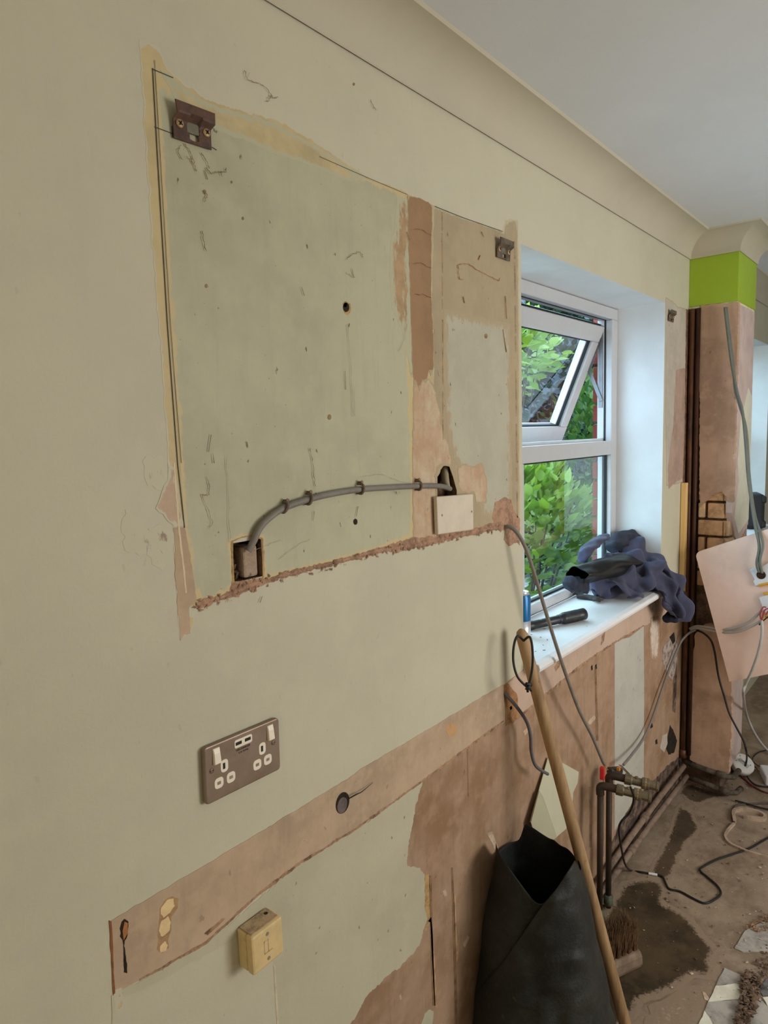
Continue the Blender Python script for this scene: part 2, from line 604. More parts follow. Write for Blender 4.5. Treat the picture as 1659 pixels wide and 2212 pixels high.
side_sheet('side_plaster', [(PX+0.004, 1.20), (PX+0.06, 1.10), (PX+0.13, 1.06), (PXE-0.003, 1.12), (PXE-0.003, 2.012), (PX+0.004, 2.012)], m_skin2, 0.022, lab='pink plaster on the side of the pillar')
side_sheet('side_paint', [(PX+0.045, 1.17), (PX+0.12, 1.10), (PXE-0.004, 1.14), (PXE-0.004, 1.66), (PX+0.22, 1.70), (PX+0.10, 1.56), (PX+0.07, 1.40), (PX+0.10, 1.32)], mat('cream_side_paint', ph(182, 174, 142), 0.7, 0.05, 8, 0.1, 80), 0.0235, lab='strip of cream paint on the side of the pillar')
side_sheet('side_plaster', [(PX+0.004, 0.08), (PXE-0.003, 0.10), (PXE-0.003, 0.98), (PX+0.004, 0.96)], m_skin2, 0.022, lab='smooth pink plaster on the lower side of the pillar')
pil_part('rear_plaster', MB().box(PXE-0.014, PXE, PY+0.004, -0.0005, 0.02, 2.014), m_skin2)
# bricks laid bare on the pillar, one by one
rng = random.Random(5)
zc = 0.885
row = 0
while zc < 1.24:
    cuts = [-0.046, -0.150, PY+0.024] if row % 2 else [-0.046, -0.082, PY+0.024]
    for a, b in zip(cuts[:-1], cuts[1:]):
        j = rng.uniform(-0.002, 0.002)
        pil_part('brick', MB().box(PX+0.008+j, PX+0.06, b+0.005, a-0.005, zc+0.005, zc+0.066), rng.choice(m_brick), bevel=0.004)
    # the same course on the side face
    k = PX+0.012
    while k < PXE-0.03:
        e = min(k+0.205, PXE-0.02)
        pil_part('brick', MB().box(k+0.004, e, PY+0.008, PY+0.05, zc+0.005, zc+0.066), rng.choice(m_brick), bevel=0.004)
        k = e+0.006
    zc += 0.071
    row += 1
# dark chase beside the wall
pil_part('chase_back', MB().box(PX+0.0255, PX+0.032, -0.047, -0.0006, 0.14, 2.014), mat('dark_brown_timber', ph(58, 40, 26), 0.9, 0.3, 20, 0.5, 60, stretch=(1, 1, 0.1)))
pil_part('chase_lip', MB().box(PX+0.006, PX+0.026, -0.049, -0.043, 1.24, 2.014), mat('dark_stained_edge', ph(80, 56, 36), 0.9, 0.3, 20, 0.5, 60, stretch=(1, 1, 0.1)))

# ================================================================== WHAT THE KITCHEN UNITS LEFT ON THE WALL
A_PAINT = ph(161, 152, 120)
A_OLD = ph(150, 142, 107)
A_TAN = ph(163, 143, 96)
A_PEACH = ph(142, 124, 90)
A_BAND = ph(129, 99, 66)
A_PINK = ph(156, 131, 98)
A_BROWN = ph(136, 109, 80)
m_old = mat('old_greenish_paint', A_OLD, 0.55, 0.07, 3.5, 0.15, 90, streak=0.18, specks=0.8, feather=(0.012, A_TAN))
m_tan = mat('old_yellow_paint', A_TAN, 0.6, 0.07, 7, 0.10, 90, specks=0.2, feather=(0.004, A_PAINT))
m_tanfade = mat('yellow_smear', ph(160, 141, 96), 0.6, 0.10, 8, 0.10, 90, specks=0.2, feather=(0.014, A_OLD), fnoise=1.6)
m_peach = mat('peach_undercoat', A_PEACH, 0.7, 0.06, 5, 0.15, 70, streak=0.16, specks=1.0, speck_col=(0.22, 0.13, 0.06), feather=(0.006, A_OLD))
m_pale = mat('pale_undercoat', ph(150, 141, 112), 0.7, 0.05, 5, 0.15, 70, streak=0.10, specks=0.8, feather=(0.03, A_PEACH))
m_band = mat('brown_filler', A_BAND, 0.85, 0.07, 7, 0.20, 60, streak=0.12, specks=0.3, feather=(0.002, A_PEACH))
m_bandrub = mat('rubbed_filler', ph(148, 120, 82), 0.85, 0.12, 12, 0.25, 60, streak=0.3, specks=0.3, feather=(0.03, A_OLD))
m_scrape = mat('scraped_plaster', ph(152, 122, 88), 0.85, 0.12, 14, 0.25, 60, streak=0.5, specks=0.4, col2=ph(165, 146, 112), feather=(0.008, A_PEACH))
m_pink = mat('pink_plaster', A_PINK, 0.8, 0.10, 6, 0.15, 60, streak=0.28, specks=0.3)
m_rawpink = mat('crumbled_plaster', ph(146, 112, 82), 0.95, 0.22, 30, 0.9, 130, specks=0.4)
m_brown = mat('stained_brown_plaster', A_BROWN, 0.88, 0.18, 5, 0.3, 45, streak=0.62, specks=0.45, col2=ph(116, 88, 58))
m_oldlow = mat('old_paint_lower', ph(156, 147, 114), 0.55, 0.05, 3, 0.12, 90, streak=0.08, specks=0.6)
m_rim = mat('chipped_yellow_rim', ph(152, 120, 72), 0.9, 0.2, 40, 0.4, 100)
m_black = mat('black_mould', ph(50, 40, 32), 0.95, 0.4, 25, 0.9, 120, col2=ph(110, 88, 66))
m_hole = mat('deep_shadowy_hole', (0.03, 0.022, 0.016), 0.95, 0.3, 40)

HA = [(503, 1170), (520, 1162), (545, 1158), (565, 1166), (566, 1205), (567, 1248), (540, 1253), (506, 1256), (503, 1215)]
HB = [(944, 1030), (948, 1012), (958, 1005), (970, 1008), (978, 1030), (986, 1060), (986, 1085), (944, 1085)]
P = wall_patch
# whole outline of the wall unit
P('yellow_paint_border', [(300, 84), (345, 103), (362, 148), (398, 182), (450, 213), (520, 237), (600, 258), (655, 290), (692, 314), (740, 346),
   (800, 385), (855, 404), (880, 416), (936, 442), (1000, 468), (1060, 488), (1086, 498), (1092, 470), (1120, 474), (1123, 800),
   (1124, 1178), (1090, 1140), (1020, 1152), (940, 1168), (820, 1196), (715, 1220), (640, 1240), (570, 1262), (500, 1288), (425, 1310),
   (412, 1370), (388, 1382), (372, 1130), (350, 800), (325, 480)], m_tan, 0.0006, rag=0.0022, holes=[HA, HB], lab='yellowed old paint round the outline of a removed wall unit')
P('old_paint_panel', [(334, 150), (350, 158), (380, 196), (430, 232), (500, 262), (580, 290), (650, 322), (700, 345), (760, 376), (850, 408), (873, 420), (872, 520),
   (875, 640), (880, 760), (885, 860), (890, 1000), (890, 1158), (820, 1184), (760, 1203), (715, 1213), (640, 1234), (566, 1250), (566, 1256), (500, 1278), (425, 1305), (412, 1250), (404, 1170), (398, 1138), (378, 840), (350, 400)],
  m_old, 0.0010, rag=0.0008, holes=[HA], lab='pale green painted wall that stood behind a wall unit')
P('yellow_smear', [(345, 150), (365, 160), (400, 192), (450, 222), (520, 246), (600, 268), (650, 298), (690, 322), (735, 350), (790, 384), (760, 392), (700, 372), (640, 345), (560, 318), (480, 285), (420, 262), (380, 225)],
  m_tanfade, 0.0013, rag=0.003, step=0.01)
# right-hand part
P('peach_panel', [(936, 446), (1000, 471), (1060, 490), (1088, 502), (1093, 476), (1118, 476), (1121, 800), (1121, 1170), (1090, 1136), (1020, 1145), (940, 1160), (935, 1000), (935, 820), (930, 640)],
  m_peach, 0.0010, rag=0.001, holes=[HB], lab='peach undercoat panel between filler stripe and window')
P('pale_panel', [(958, 668), (1000, 676), (1060, 690), (1102, 700), (1104, 900), (1106, 1110), (1070, 1120), (1040, 1115), (1030, 1050), (985, 1000), (968, 960), (958, 820)],
  m_pale, 0.0013, rag=0.004, step=0.012)
P('rubbed_filler', [(858, 425), (884, 432), (890, 520), (884, 560), (888, 700), (896, 820), (886, 810), (876, 742), (860, 700), (846, 668), (840, 600), (843, 520), (850, 505)], m_bandrub, 0.0013, rag=0.003, step=0.008)
P('filler_stripe', [(880, 422), (905, 428), (933, 443), (931, 560), (931, 640), (935, 720), (936, 790), (930, 812), (926, 800), (920, 828), (912, 822), (906, 845), (900, 826), (894, 830), (889, 780), (887, 700), (884, 600), (880, 500)], m_band, 0.0022, rag=0.0018, seg=0.003, step=0.012,
  lab='brown filler stripe down the wall')
P('filler_joint', [(893, 824), (925, 818), (936, 830), (948, 880), (958, 940), (970, 965), (978, 1010), (960, 1004), (944, 1030), (943, 1085), (940, 1165), (892, 1168), (890, 1000)], m_scrape, 0.0014, rag=0.003, step=0.01, lab='scraped strip of plaster above the blank plate')
P('filler_joint', [(988, 1010), (1000, 1002), (1020, 1008), (1040, 1000), (1052, 1040), (1050, 1085), (1030, 1090), (1024, 1066), (990, 1064)], m_scrape, 0.0016, rag=0.004, step=0.008)
P('bare_patch', [(1068, 1085), (1090, 1074), (1104, 1078), (1108, 1100), (1122, 1120), (1122, 1178), (1100, 1150), (1070, 1135), (1062, 1118)], m_rawpink, 0.0016, rag=0.002, step=0.01)
P('bare_patch', [(1092, 1142), (1118, 1158), (1116, 1172), (1098, 1180), (1088, 1166)], m_rawpink, 0.0014, rag=0.002, step=0.01)
P('paint_dab', [(904, 692), (914, 684), (930, 700), (938, 716), (928, 734), (918, 712), (908, 706)], mat('white_paint_dab', ph(176, 164, 144), 0.6, 0.05, 30, feather=(0.006, A_BAND)), 0.0019, rag=0.004, seg=0.003, step=0.006)
m_glue = mat('brown_glue_line', ph(140, 114, 78), 0.8, 0.2, 40)
for (y0, y1) in ((458, 500), (503, 590), (596, 640), (646, 668), (690, 740), (748, 830), (845, 900), (905, 950)):
    P('scribe_line', [(951.5+y0*0.004, y0), (953.8+y0*0.004, y0+1), (953.8+y1*0.004, y1), (952+y1*0.004, y1)], m_glue, 0.0016, rag=0, seg=0.05, step=0)
for (y0, y1) in ((520, 560), (566, 640), (660, 720), (726, 760), (800, 900), (915, 1000), (1010, 1040), (1060, 1118)):
    P('scribe_line', [(1104.5+y0*0.01, y0), (1107+y0*0.01, y0+1), (1107.5+y1*0.01, y1), (1105+y1*0.01, y1)], m_glue, 0.0016, rag=0, seg=0.05, step=0)
# left-hand rim: bare plaster foot
P('bare_foot', [(374, 1140), (398, 1140), (404, 1165), (412, 1200), (420, 1260), (424, 1300), (408, 1312), (411, 1368), (398, 1370), (389, 1384), (384, 1310), (378, 1220)], m_pink, 0.0014, rag=0.0018, seg=0.004, step=0.012, lab='bare pink plaster foot of the yellow border')
P('bare_foot', [(362, 1000), (376, 1010), (385, 1060), (396, 1138), (376, 1140), (352, 1110), (336, 1098), (348, 1065), (360, 1040)], mat('pink_rub', ph(164, 138, 106), 0.8, 0.08, 10, 0.2, 60, feather=(0.006, A_PAINT)), 0.0014, rag=0.003, step=0.01)
P('paint_bead', [(374, 1000), (377, 1000), (388, 1140), (403, 1280), (400, 1282), (384, 1140)], mat('cream_bead', ph(178, 158, 116), 0.6, 0.05, 20), 0.0019, rag=0.0008, step=0)
P('scuff_mark', [(320, 1140), (345, 1132), (372, 1150), (376, 1168), (352, 1196), (335, 1180), (318, 1160)], mat('grey_scuff', ph(146, 124, 98), 0.8, 0.15, 20, feather=(0.022, A_PAINT)), 0.0008, rag=0.006, step=0.008)
P('scuff_mark', [(270, 1100), (300, 1118), (318, 1140), (345, 1150), (352, 1230), (320, 1200), (270, 1190), (262, 1140)], mat('dark_brush_scuff', ph(130, 120, 94), 0.8, 0.1, 20, feather=(0.06, A_PAINT)), 0.0007, rag=0.006, step=0.008)
P('scuff_mark', [(315, 985), (350, 990), (364, 1040), (345, 1060), (318, 1050), (312, 1010)], MATS['dark_brush_scuff'], 0.0007, rag=0.006, step=0.008)
# crumbled ledge along the foot of the unit
def ledge(pix, r, seed):
    """torn lip of plaster: an uneven ridge broken into lumps, with flakes hanging off it"""
    rg = random.Random(seed)
    mb = MB()
    path = smooth_path([W(*q, -0.001) for q in pix], 16)
    n = len(path)
    NSEG = 8
    vs = []; fs = []
    for i, p in enumerate(path):
        t = p.x*55
        a = 0.55+0.75*noise.noise(Vector((t*0.35, seed, 0)))+0.45*noise.noise(Vector((t*1.3, seed, 5)))
        a = max(0.10, a)
        up = r*1.7*a*(1+0.5*noise.noise(Vector((t*2.1, 9, seed))))
        dn = r*1.5*max(0.15, a+0.5*noise.noise(Vector((t*1.7, 3, seed))))
        out = r*0.95*a
        for k in range(NSEG):
            f_ = k/(NSEG-1)
            zz = up-(up+dn)*f_
            jj = 0.25*noise.noise(Vector((t*3, f_*4, seed)))
            vs.append(p+Vector((0, -out*max(0, math.sin(math.pi*f_)+jj)*0.9, zz)))
    for i in range(n-1):
        for k in range(NSEG-1): fs.append((i*NSEG+k, (i+1)*NSEG+k, (i+1)*NSEG+k+1, i*NSEG+k+1))
    mb.add(vs, fs)
    for p in path:
        if rg.random() < 0.5:
            q = p+Vector((rg.uniform(-0.006, 0.006), -rg.uniform(0.0005, 0.002), rg.uniform(-0.010, 0.006)))
            s = rg.uniform(0.001, 0.004)
            R = Matrix.Translation(q) @ Matrix.Rotation(rg.uniform(0, 6), 4, 'Y')
            mb.add([R @ Vector(v) for v in ((-s*1.6, 0, 0), (s, 0, -s*0.7), (s*0.6, 0, s*0.8), (0, -s*0.5, 0))], [(0, 1, 3), (1, 2, 3), (2, 0, 3), (0, 2, 1)])
    o = mb.build('crumbled_ledge', m_rawpink, WALL)
    o['kind'] = 'stuff'
    return o
ledge([(424, 1306), (450, 1298), (480, 1290), (505, 1280), (530, 1268), (560, 1258)], 0.0040, 1)
ledge([(566, 1256), (600, 1246), (640, 1236), (680, 1226), (714, 1218)], 0.0045, 2)
ledge([(720, 1215), (760, 1206), (800, 1194), (840, 1186), (870, 1180)], 0.0045, 3)
ledge([(870, 1182), (905, 1178), (945, 1166), (985, 1158), (1030, 1148), (1060, 1142), (1085, 1140)], 0.0062, 4)
P('ledge_patch', [(500, 1280), (540, 1266), (560, 1258), (590, 1246), (640, 1232), (700, 1215), (716, 1213), (718, 1222), (690, 1230), (620, 1244), (560, 1266), (500, 1290), (425, 1314), (424, 1300), (470, 1288)], m_rawpink, 0.0015, rag=0.004, seg=0.004, step=0.01)
P('ledge_patch', [(760, 1200), (830, 1180), (895, 1160), (940, 1160), (945, 1150), (1010, 1146), (1070, 1128), (1090, 1138), (1030, 1152), (940, 1175), (880, 1188), (820, 1196), (760, 1210)], m_rawpink, 0.0015, rag=0.004, seg=0.004, step=0.01)
P('ledge_patch', [(500, 1256), (566, 1250), (575, 1262), (540, 1275), (490, 1288)], m_rawpink, 0.0020, rag=0.004, seg=0.004, step=0.008)
# rims of the two chases
P('chase_rim', [(499, 1168), (520, 1160), (545, 1155), (567, 1163), (570, 1205), (570, 1254), (540, 1262), (500, 1264), (500, 1215)], m_rim, 0.0018, rag=0.0016, seg=0.003, holes=[HA], step=0)
P('chase_rim', [(938, 1030), (942, 1008), (956, 1000), (974, 1004), (984, 1030), (1000, 1064), (986, 1087), (942, 1087)], m_scrape, 0.0020, rag=0.002, seg=0.003, holes=[HB], step=0)
# pencil lines
m_pencil = mat('pencil', (0.07, 0.08, 0.08), 0.6, 0.1, 20)
def pencil(pix, r=0.0006, y=-0.0013):
    mb = MB(); mb.tube([W(*q, y) for q in pix], r, seg=4); return mb.build('pencil_line', m_pencil, WALL)
pencil([(330, 147), (340, 330), (362, 700), (384, 1000), (399, 1140)], 0.0006)
pencil([(334, 130), (346, 330), (368, 700), (392, 1000)], 0.0003)
pencil([(329, 149), (374, 168)], 0.0006); pencil([(334, 274), (374, 289)], 0.0006); pencil([(371, 272), (373, 296)]); pencil([(458, 318), (468, 324)], 0.0006)
pencil([(690, 338), (790, 382), (880, 420)], 0.0004); pencil([(940, 446), (1000, 470), (1086, 500)], 0.0007)

# ---- the lower half of the wall
P('bare_plaster', [(640, 1900), (880, 1706), (1090, 1560), (1091, 1478), (1130, 1446), (1395, 1308), (1478, 1275), (1484, 1450), (1484, 1636), (1300, 1950), (1230, 2090), (1120, 2320), (640, 2500), (500, 2330)],
  m_brown, 0.0006, rag=0.002, seg=0.02, step=0.03, lab='large area of bare stained brown plaster below the sill')
P('old_paint_panel', [(245, 2146), (300, 2120), (445, 2037), (640, 1872), (770, 1792), (890, 1702), (912, 1690), (903, 1722), (896, 1745), (888, 1790), (881, 1835), (880, 1870), (902, 1874), (917, 1888), (920, 1960), (926, 1988),
   (914, 2008), (906, 2042), (880, 2068), (860, 2092), (830, 2112), (800, 2142), (775, 2182), (755, 2215), (700, 2290), (560, 2420), (300, 2420), (262, 2290)],
  m_oldlow, 0.0012, rag=0.0042, seg=0.003, step=0.02, lab='pale green old paint below the pink strip')
P('paint_rim', [(917, 1886), (926, 1888), (929, 1992), (920, 2010), (914, 2008), (923, 1985), (917, 1960)], m_rim, 0.0014, rag=0.002, seg=0.003, step=0)
P('newer_paint', [(240, 2150), (262, 2150), (300, 2140), (445, 2060), (560, 1995), (592, 2085), (600, 2220), (606, 2420), (300, 2420), (245, 2300)], mat('newer_cream_paint', ph(161, 152, 120), 0.62, 0.035, 3, 0.1, 150, streak=0.05, specks=0.2, feather=(0.006, ph(156, 147, 114))), 0.0016, rag=0.001, step=0.015)
P('paint_ridge', [(590, 2085), (594, 2085), (602, 2215), (605, 2330), (600, 2330), (597, 2215)], mat('cream_ridge', ph(172, 158, 122), 0.6, 0.1, 30), 0.0028, rag=0.0008, step=0)
P('tan_foot', [(244, 2140), (262, 2132), (268, 2160), (266, 2185), (258, 2192), (246, 2178)], mat('tan_smudge', ph(168, 150, 104), 0.6, 0.1, 20, feather=(0.006, A_PAINT)), 0.0019, rag=0.002, step=0.008)
P('pink_strip', [(237, 1991), (420, 1882), (640, 1750), (766, 1672), (780, 1660), (900, 1590), (1087, 1478), (1089, 1556), (1040, 1592), (1000, 1622), (920, 1680), (890, 1702), (770, 1788), (640, 1868), (560, 1930), (445, 2036), (300, 2118), (245, 2144)],
  m_pink, 0.0018, rag=0.0012, seg=0.006, step=0.02, lab='long horizontal strip of bare pink plaster where the worktop upstand was')
P('strip_edge', [(235, 1988), (240, 1990), (248, 2144), (244, 2148)], mat('rust_brown_edge', ph(120, 72, 40), 0.9, 0.2, 30), 0.0022, rag=0.0008, step=0)
P('strip_lower_edge', [(300, 2114), (445, 2032), (560, 1926), (640, 1865), (770, 1786), (890, 1700), (1000, 1619), (1087, 1555), (1089, 1559), (1000, 1625), (890, 1705), (770, 1791), (640, 1872), (560, 1933), (445, 2039), (300, 2119)], mat('dirty_edge', ph(140, 108, 76), 0.9, 0.3, 40), 0.0021, rag=0.0020, seg=0.004, step=0)
P('brown_smear', [(440, 2016), (480, 1982), (486, 1984), (470, 2000), (448, 2020)], MATS['dirty_edge'], 0.0022, rag=0.001, step=0)
P('filler_spot', [(345, 2043), (356, 2032), (362, 2040), (358, 2052), (346, 2056)], mat('cream_filler', ph(190, 162, 108), 0.8, 0.06, 30, 0.3, 90), 0.0026, rag=0.001, seg=0.003, step=0)
P('filler_spot', [(342, 2010), (348, 1988), (362, 1978), (368, 1992), (366, 2008), (350, 2022)], MATS['cream_filler'], 0.0026, rag=0.0014, seg=0.003, step=0)
P('filler_spot', [(347, 1960), (360, 1944), (374, 1940), (378, 1956), (366, 1972), (352, 1982), (346, 1974)], MATS['cream_filler'], 0.0026, rag=0.0014, seg=0.003, step=0)
P('filler_rim', [(340, 2012), (345, 1962), (356, 1944), (372, 1936), (385, 1940), (383, 1960), (369, 1980), (369, 2008), (362, 2030), (364, 2046), (350, 2058), (338, 2050), (342, 2030)], mat('filler_rim_brown', ph(146, 112, 72), 0.9, 0.15, 30), 0.0023, rag=0.001, step=0)
P('black_gouge', [(258, 2005), (262, 1990), (268, 1984), (276, 1990), (275, 2015), (268, 2032), (270, 2060), (274, 2085), (274, 2102), (266, 2100), (266, 2070), (264, 2036), (258, 2022)], m_hole, 0.0024, rag=0.0012, seg=0.003, step=0, lab='black gouge at the left end of the pink strip')
P('gouge_plug', [(268, 1990), (275, 1993), (275, 2014), (266, 2030), (264, 2010)], mat('orange_brown_plug', ph(150, 96, 50), 0.9, 0.15, 30), 0.0030, rag=0.0008, step=0)
def disc_px(cx, cy, rx, ry, n=24, rot=0.0):
    return [(cx+math.cos(a)*rx*math.cos(rot)-math.sin(a)*ry*math.sin(rot), cy+math.cos(a)*rx*math.sin(rot)+math.sin(a)*ry*math.cos(rot)) for a in (2*math.pi*k/n for k in range(n))]
P('cable_hole', disc_px(739, 1734, 14, 24, rot=0.25), m_hole, 0.0024, rag=0.0004, step=0, lab='round black cable hole in the pink strip')
P('cable_hole_plug', disc_px(738, 1739, 10, 18, rot=0.25), mat('grey_brown_plug', ph(88, 74, 64), 0.7, 0.2, 40, 0.3, 80), 0.0032, rag=0.0006, step=0)
mb = MB(); mb.tube([W(754, 1725, -0.003), W(770, 1716, -0.012), W(782, 1710, -0.010), W(806, 1690, -0.003)], [0.0012, 0.0014, 0.0009, 0.0003], seg=5, smooth=4)
mb.build('wire_strand', mat('dark_wire', (0.04, 0.04, 0.045), 0.5, 0.1), WALL)
P('round_filler', disc_px(975, 1576, 12, 15), mat('brown_round_filler', ph(160, 122, 78), 0.85, 0.08, 20), 0.0024, rag=0.0006, step=0, lab='round brown filler spot in the pink strip')
P('end_chip', [(1088, 1480), (1098, 1476), (1116, 1500), (1122, 1545), (1110, 1560), (1092, 1568)], mat('ochre_chip', ph(140, 100, 60), 0.9, 0.2, 30, 0.4, 80), 0.0020, rag=0.002, step=0.01)
# below the sill
P('sill_band', [(1095, 1478), (1130, 1448), (1260, 1374), (1395, 1306), (1440, 1285), (1440, 1330), (1390, 1352), (1327, 1388), (1260, 1432), (1190, 1490), (1130, 1540), (1093, 1560)], mat('pink_plaster_pale', ph(160, 134, 106), 0.85, 0.07, 5, 0.15, 60, streak=0.15, specks=0.25), 0.0014, rag=0.0035, seg=0.008, step=0.02, lab='paler pink plaster band directly under the window sill')
P('band_edge', [(1093, 1558), (1130, 1538), (1190, 1488), (1260, 1430), (1327, 1386), (1390, 1350), (1391, 1354), (1327, 1391), (1260, 1436), (1190, 1495), (1130, 1545), (1094, 1566)], MATS['dirty_edge'], 0.0017, rag=0.003, seg=0.006, step=0)
P('gouge_mark', [(1204, 1427), (1214, 1412), (1208, 1440), (1200, 1450), (1197, 1440)], MATS['dirty_edge'], 0.0018, rag=0.0012, step=0)
P('gouge_mark', [(1300, 1372), (1308, 1360), (1304, 1385), (1297, 1394)], MATS['dirty_edge'], 0.0018, rag=0.0012, step=0)
P('white_stripe', [(1327, 1390), (1345, 1380), (1360, 1376), (1390, 1352), (1391, 1500), (1390, 1690), (1360, 1742), (1327, 1795), (1327, 1600)], mat('white_stripe_paint', ph(154, 147, 124), 0.65, 0.05, 6, 0.1, 70, streak=0.12, specks=0.6), 0.0022, rag=0.0008, seg=0.01, step=0.02, lab='pale painted vertical stripe below the window')
P('chipped_paint', [(1405, 1335), (1422, 1330), (1425, 1380), (1420, 1430), (1404, 1420), (1402, 1370)], mat('chipped_pale', ph(176, 158, 130), 0.8, 0.1, 20, 0.3, 80, feather=(0.03, A_BROWN)), 0.0020, rag=0.006, step=0.012)
P('broken_plaster', [(1432, 1395), (1452, 1375), (1462, 1380), (1462, 1430), (1452, 1470), (1440, 1460), (1430, 1425)], mat('grey_broken', ph(150, 132, 110), 0.95, 0.3, 40, 1.0, 90), 0.0040, rag=0.006, seg=0.006, step=0.01, lab='lump of broken grey plaster under the jacket')
P('dark_crack', [(1455, 1440), (1462, 1430), (1461, 1490), (1458, 1540), (1452, 1535), (1454, 1480)], m_black, 0.0024, rag=0.003, seg=0.006, step=0)
P('dark_crack', [(1446, 1376), (1455, 1366), (1458, 1384), (1452, 1392)], m_hole, 0.0046, rag=0.002, step=0)
P('wall_hole', [(1440, 1600), (1447, 1566), (1455, 1580), (1462, 1600), (1456, 1625), (1444, 1630), (1438, 1618)], m_hole, 0.0026, rag=0.003, seg=0.006, step=0, lab='ragged dark hole low in the wall by the corner')
P('hole_flake', [(1425, 1616), (1431, 1588), (1440, 1584), (1441, 1606), (1434, 1626)], mat('white_flake', ph(160, 144, 120), 0.85, 0.1, 40), 0.0030, rag=0.002, step=0)
P('mould_gap', [(1255, 2070), (1285, 1960), (1300, 1910), (1314, 1840), (1338, 1778), (1376, 1722), (1412, 1686), (1450, 1646), (1480, 1626), (1482, 1662), (1455, 1706), (1400, 1800), (1350, 1890), (1310, 1975), (1275, 2060), (1245, 2130)], m_black, 0.0026, rag=0.008, seg=0.010, step=0.015, lab='black mouldy rotted band along the foot of the wall')
# ridges and scratches down the bare plaster
m_ridge = mat('tan_ridge', ph(160, 126, 84), 0.9, 0.2, 30, 0.3, 90)
m_groove = mat('brown_groove', ph(116, 88, 58), 0.9, 0.2, 30)
for (pts, mm) in (([(926, 1890), (932, 1892), (934, 2000), (937, 2100), (940, 2172), (934, 2172), (930, 2060)], m_groove), ([(924, 1990), (929, 1992), (932, 2060), (938, 2172), (944, 2176), (938, 2060), (931, 1980)], m_ridge),
                  ([(974, 1874), (978, 1874), (982, 1980), (986, 2120), (988, 2240), (983, 2240), (980, 2100)], m_groove), ([(979, 1930), (984, 1932), (986, 2020), (990, 2060), (986, 2080), (982, 2010)], m_ridge), ([(1008, 1590), (1010, 1590), (1012, 1720), (1010, 1720)], m_groove),
                  ([(1284, 1440), (1288, 1440), (1292, 1600), (1287, 1600)], m_groove), ([(1302, 1660), (1305, 1660), (1304, 1850), (1300, 1850)], m_groove), ([(1272, 1700), (1276, 1700), (1278, 1830), (1273, 1830)], m_groove)):
    P('plaster_ridge', pts, mm, 0.0014, rag=0.0003, seg=0.006, step=0)
P('paint_flake', [(908, 2214), (916, 2190), (926, 2180), (936, 2184), (934, 2206), (924, 2240), (905, 2240)], m_oldlow, 0.0030, rag=0.0012, seg=0.004, step=0)
for pts in ([(1000, 2040), (1010, 2020), (1014, 2024), (1004, 2046)], [(862, 2150), (866, 2144), (867, 2158), (863, 2160)], [(955, 1925), (962, 1920), (966, 1934), (960, 1938)], [(1052, 1800), (1062, 1796), (1076, 1830), (1070, 1836)], [(1268, 1560), (1282, 1545), (1288, 1550), (1274, 1566)], [(1130, 1580), (1142, 1568), (1146, 1572), (1134, 1588)]):
    P('paint_flake', pts, mat('pale_scrape', ph(164, 140, 108), 0.9, 0.15, 40), 0.0014, rag=0.0015, seg=0.003, step=0)
for pts in ([(1276, 1440), (1279, 1436), (1280, 1446), (1277, 1448)], [(1285, 1437), (1288, 1434), (1289, 1444), (1286, 1446)], [(1415, 1600), (1419, 1596), (1420, 1606), (1416, 1608)], [(1404, 1566), (1408, 1560), (1410, 1570), (1405, 1574)], [(1100, 1528), (1104, 1524), (1106, 1530), (1102, 1534)]):
    P('plug_hole', pts, m_hole, 0.0020, rag=0.0006, seg=0.004, step=0)
# strip of wall between window and pillar
P('old_paint_panel', [(1438, 642), (1452, 650), (1463, 662), (1484, 668), (1484, 800), (1480, 1040), (1460, 1046), (1440, 1050), (1438, 900)], mat('pale_strip_paint', ph(158, 146, 120), 0.7, 0.07, 6, 0.2, 60, streak=0.3, specks=0.7, feather=(0.006, A_PEACH)), 0.0010, rag=0.002, step=0.015, lab='narrow strip of old paint between window and pillar')
P('bare_patch', [(1460, 800), (1476, 795), (1485, 800), (1484, 930), (1479, 1030), (1462, 1040), (1444, 1056), (1442, 1010), (1454, 920)], mat('pink_patch_dull', ph(146, 120, 96), 0.85, 0.1, 8, 0.2, 60, streak=0.2), 0.0014, rag=0.003, step=0.015)
P('brown_edge', [(1482, 668), (1488, 668), (1486, 900), (1482, 1060), (1478, 1250), (1470, 1280), (1472, 1100), (1478, 940)], mat('brown_raw_edge', ph(104, 74, 48), 0.95, 0.3, 40, 0.5, 80), 0.0020, rag=0.003, seg=0.006, step=0)
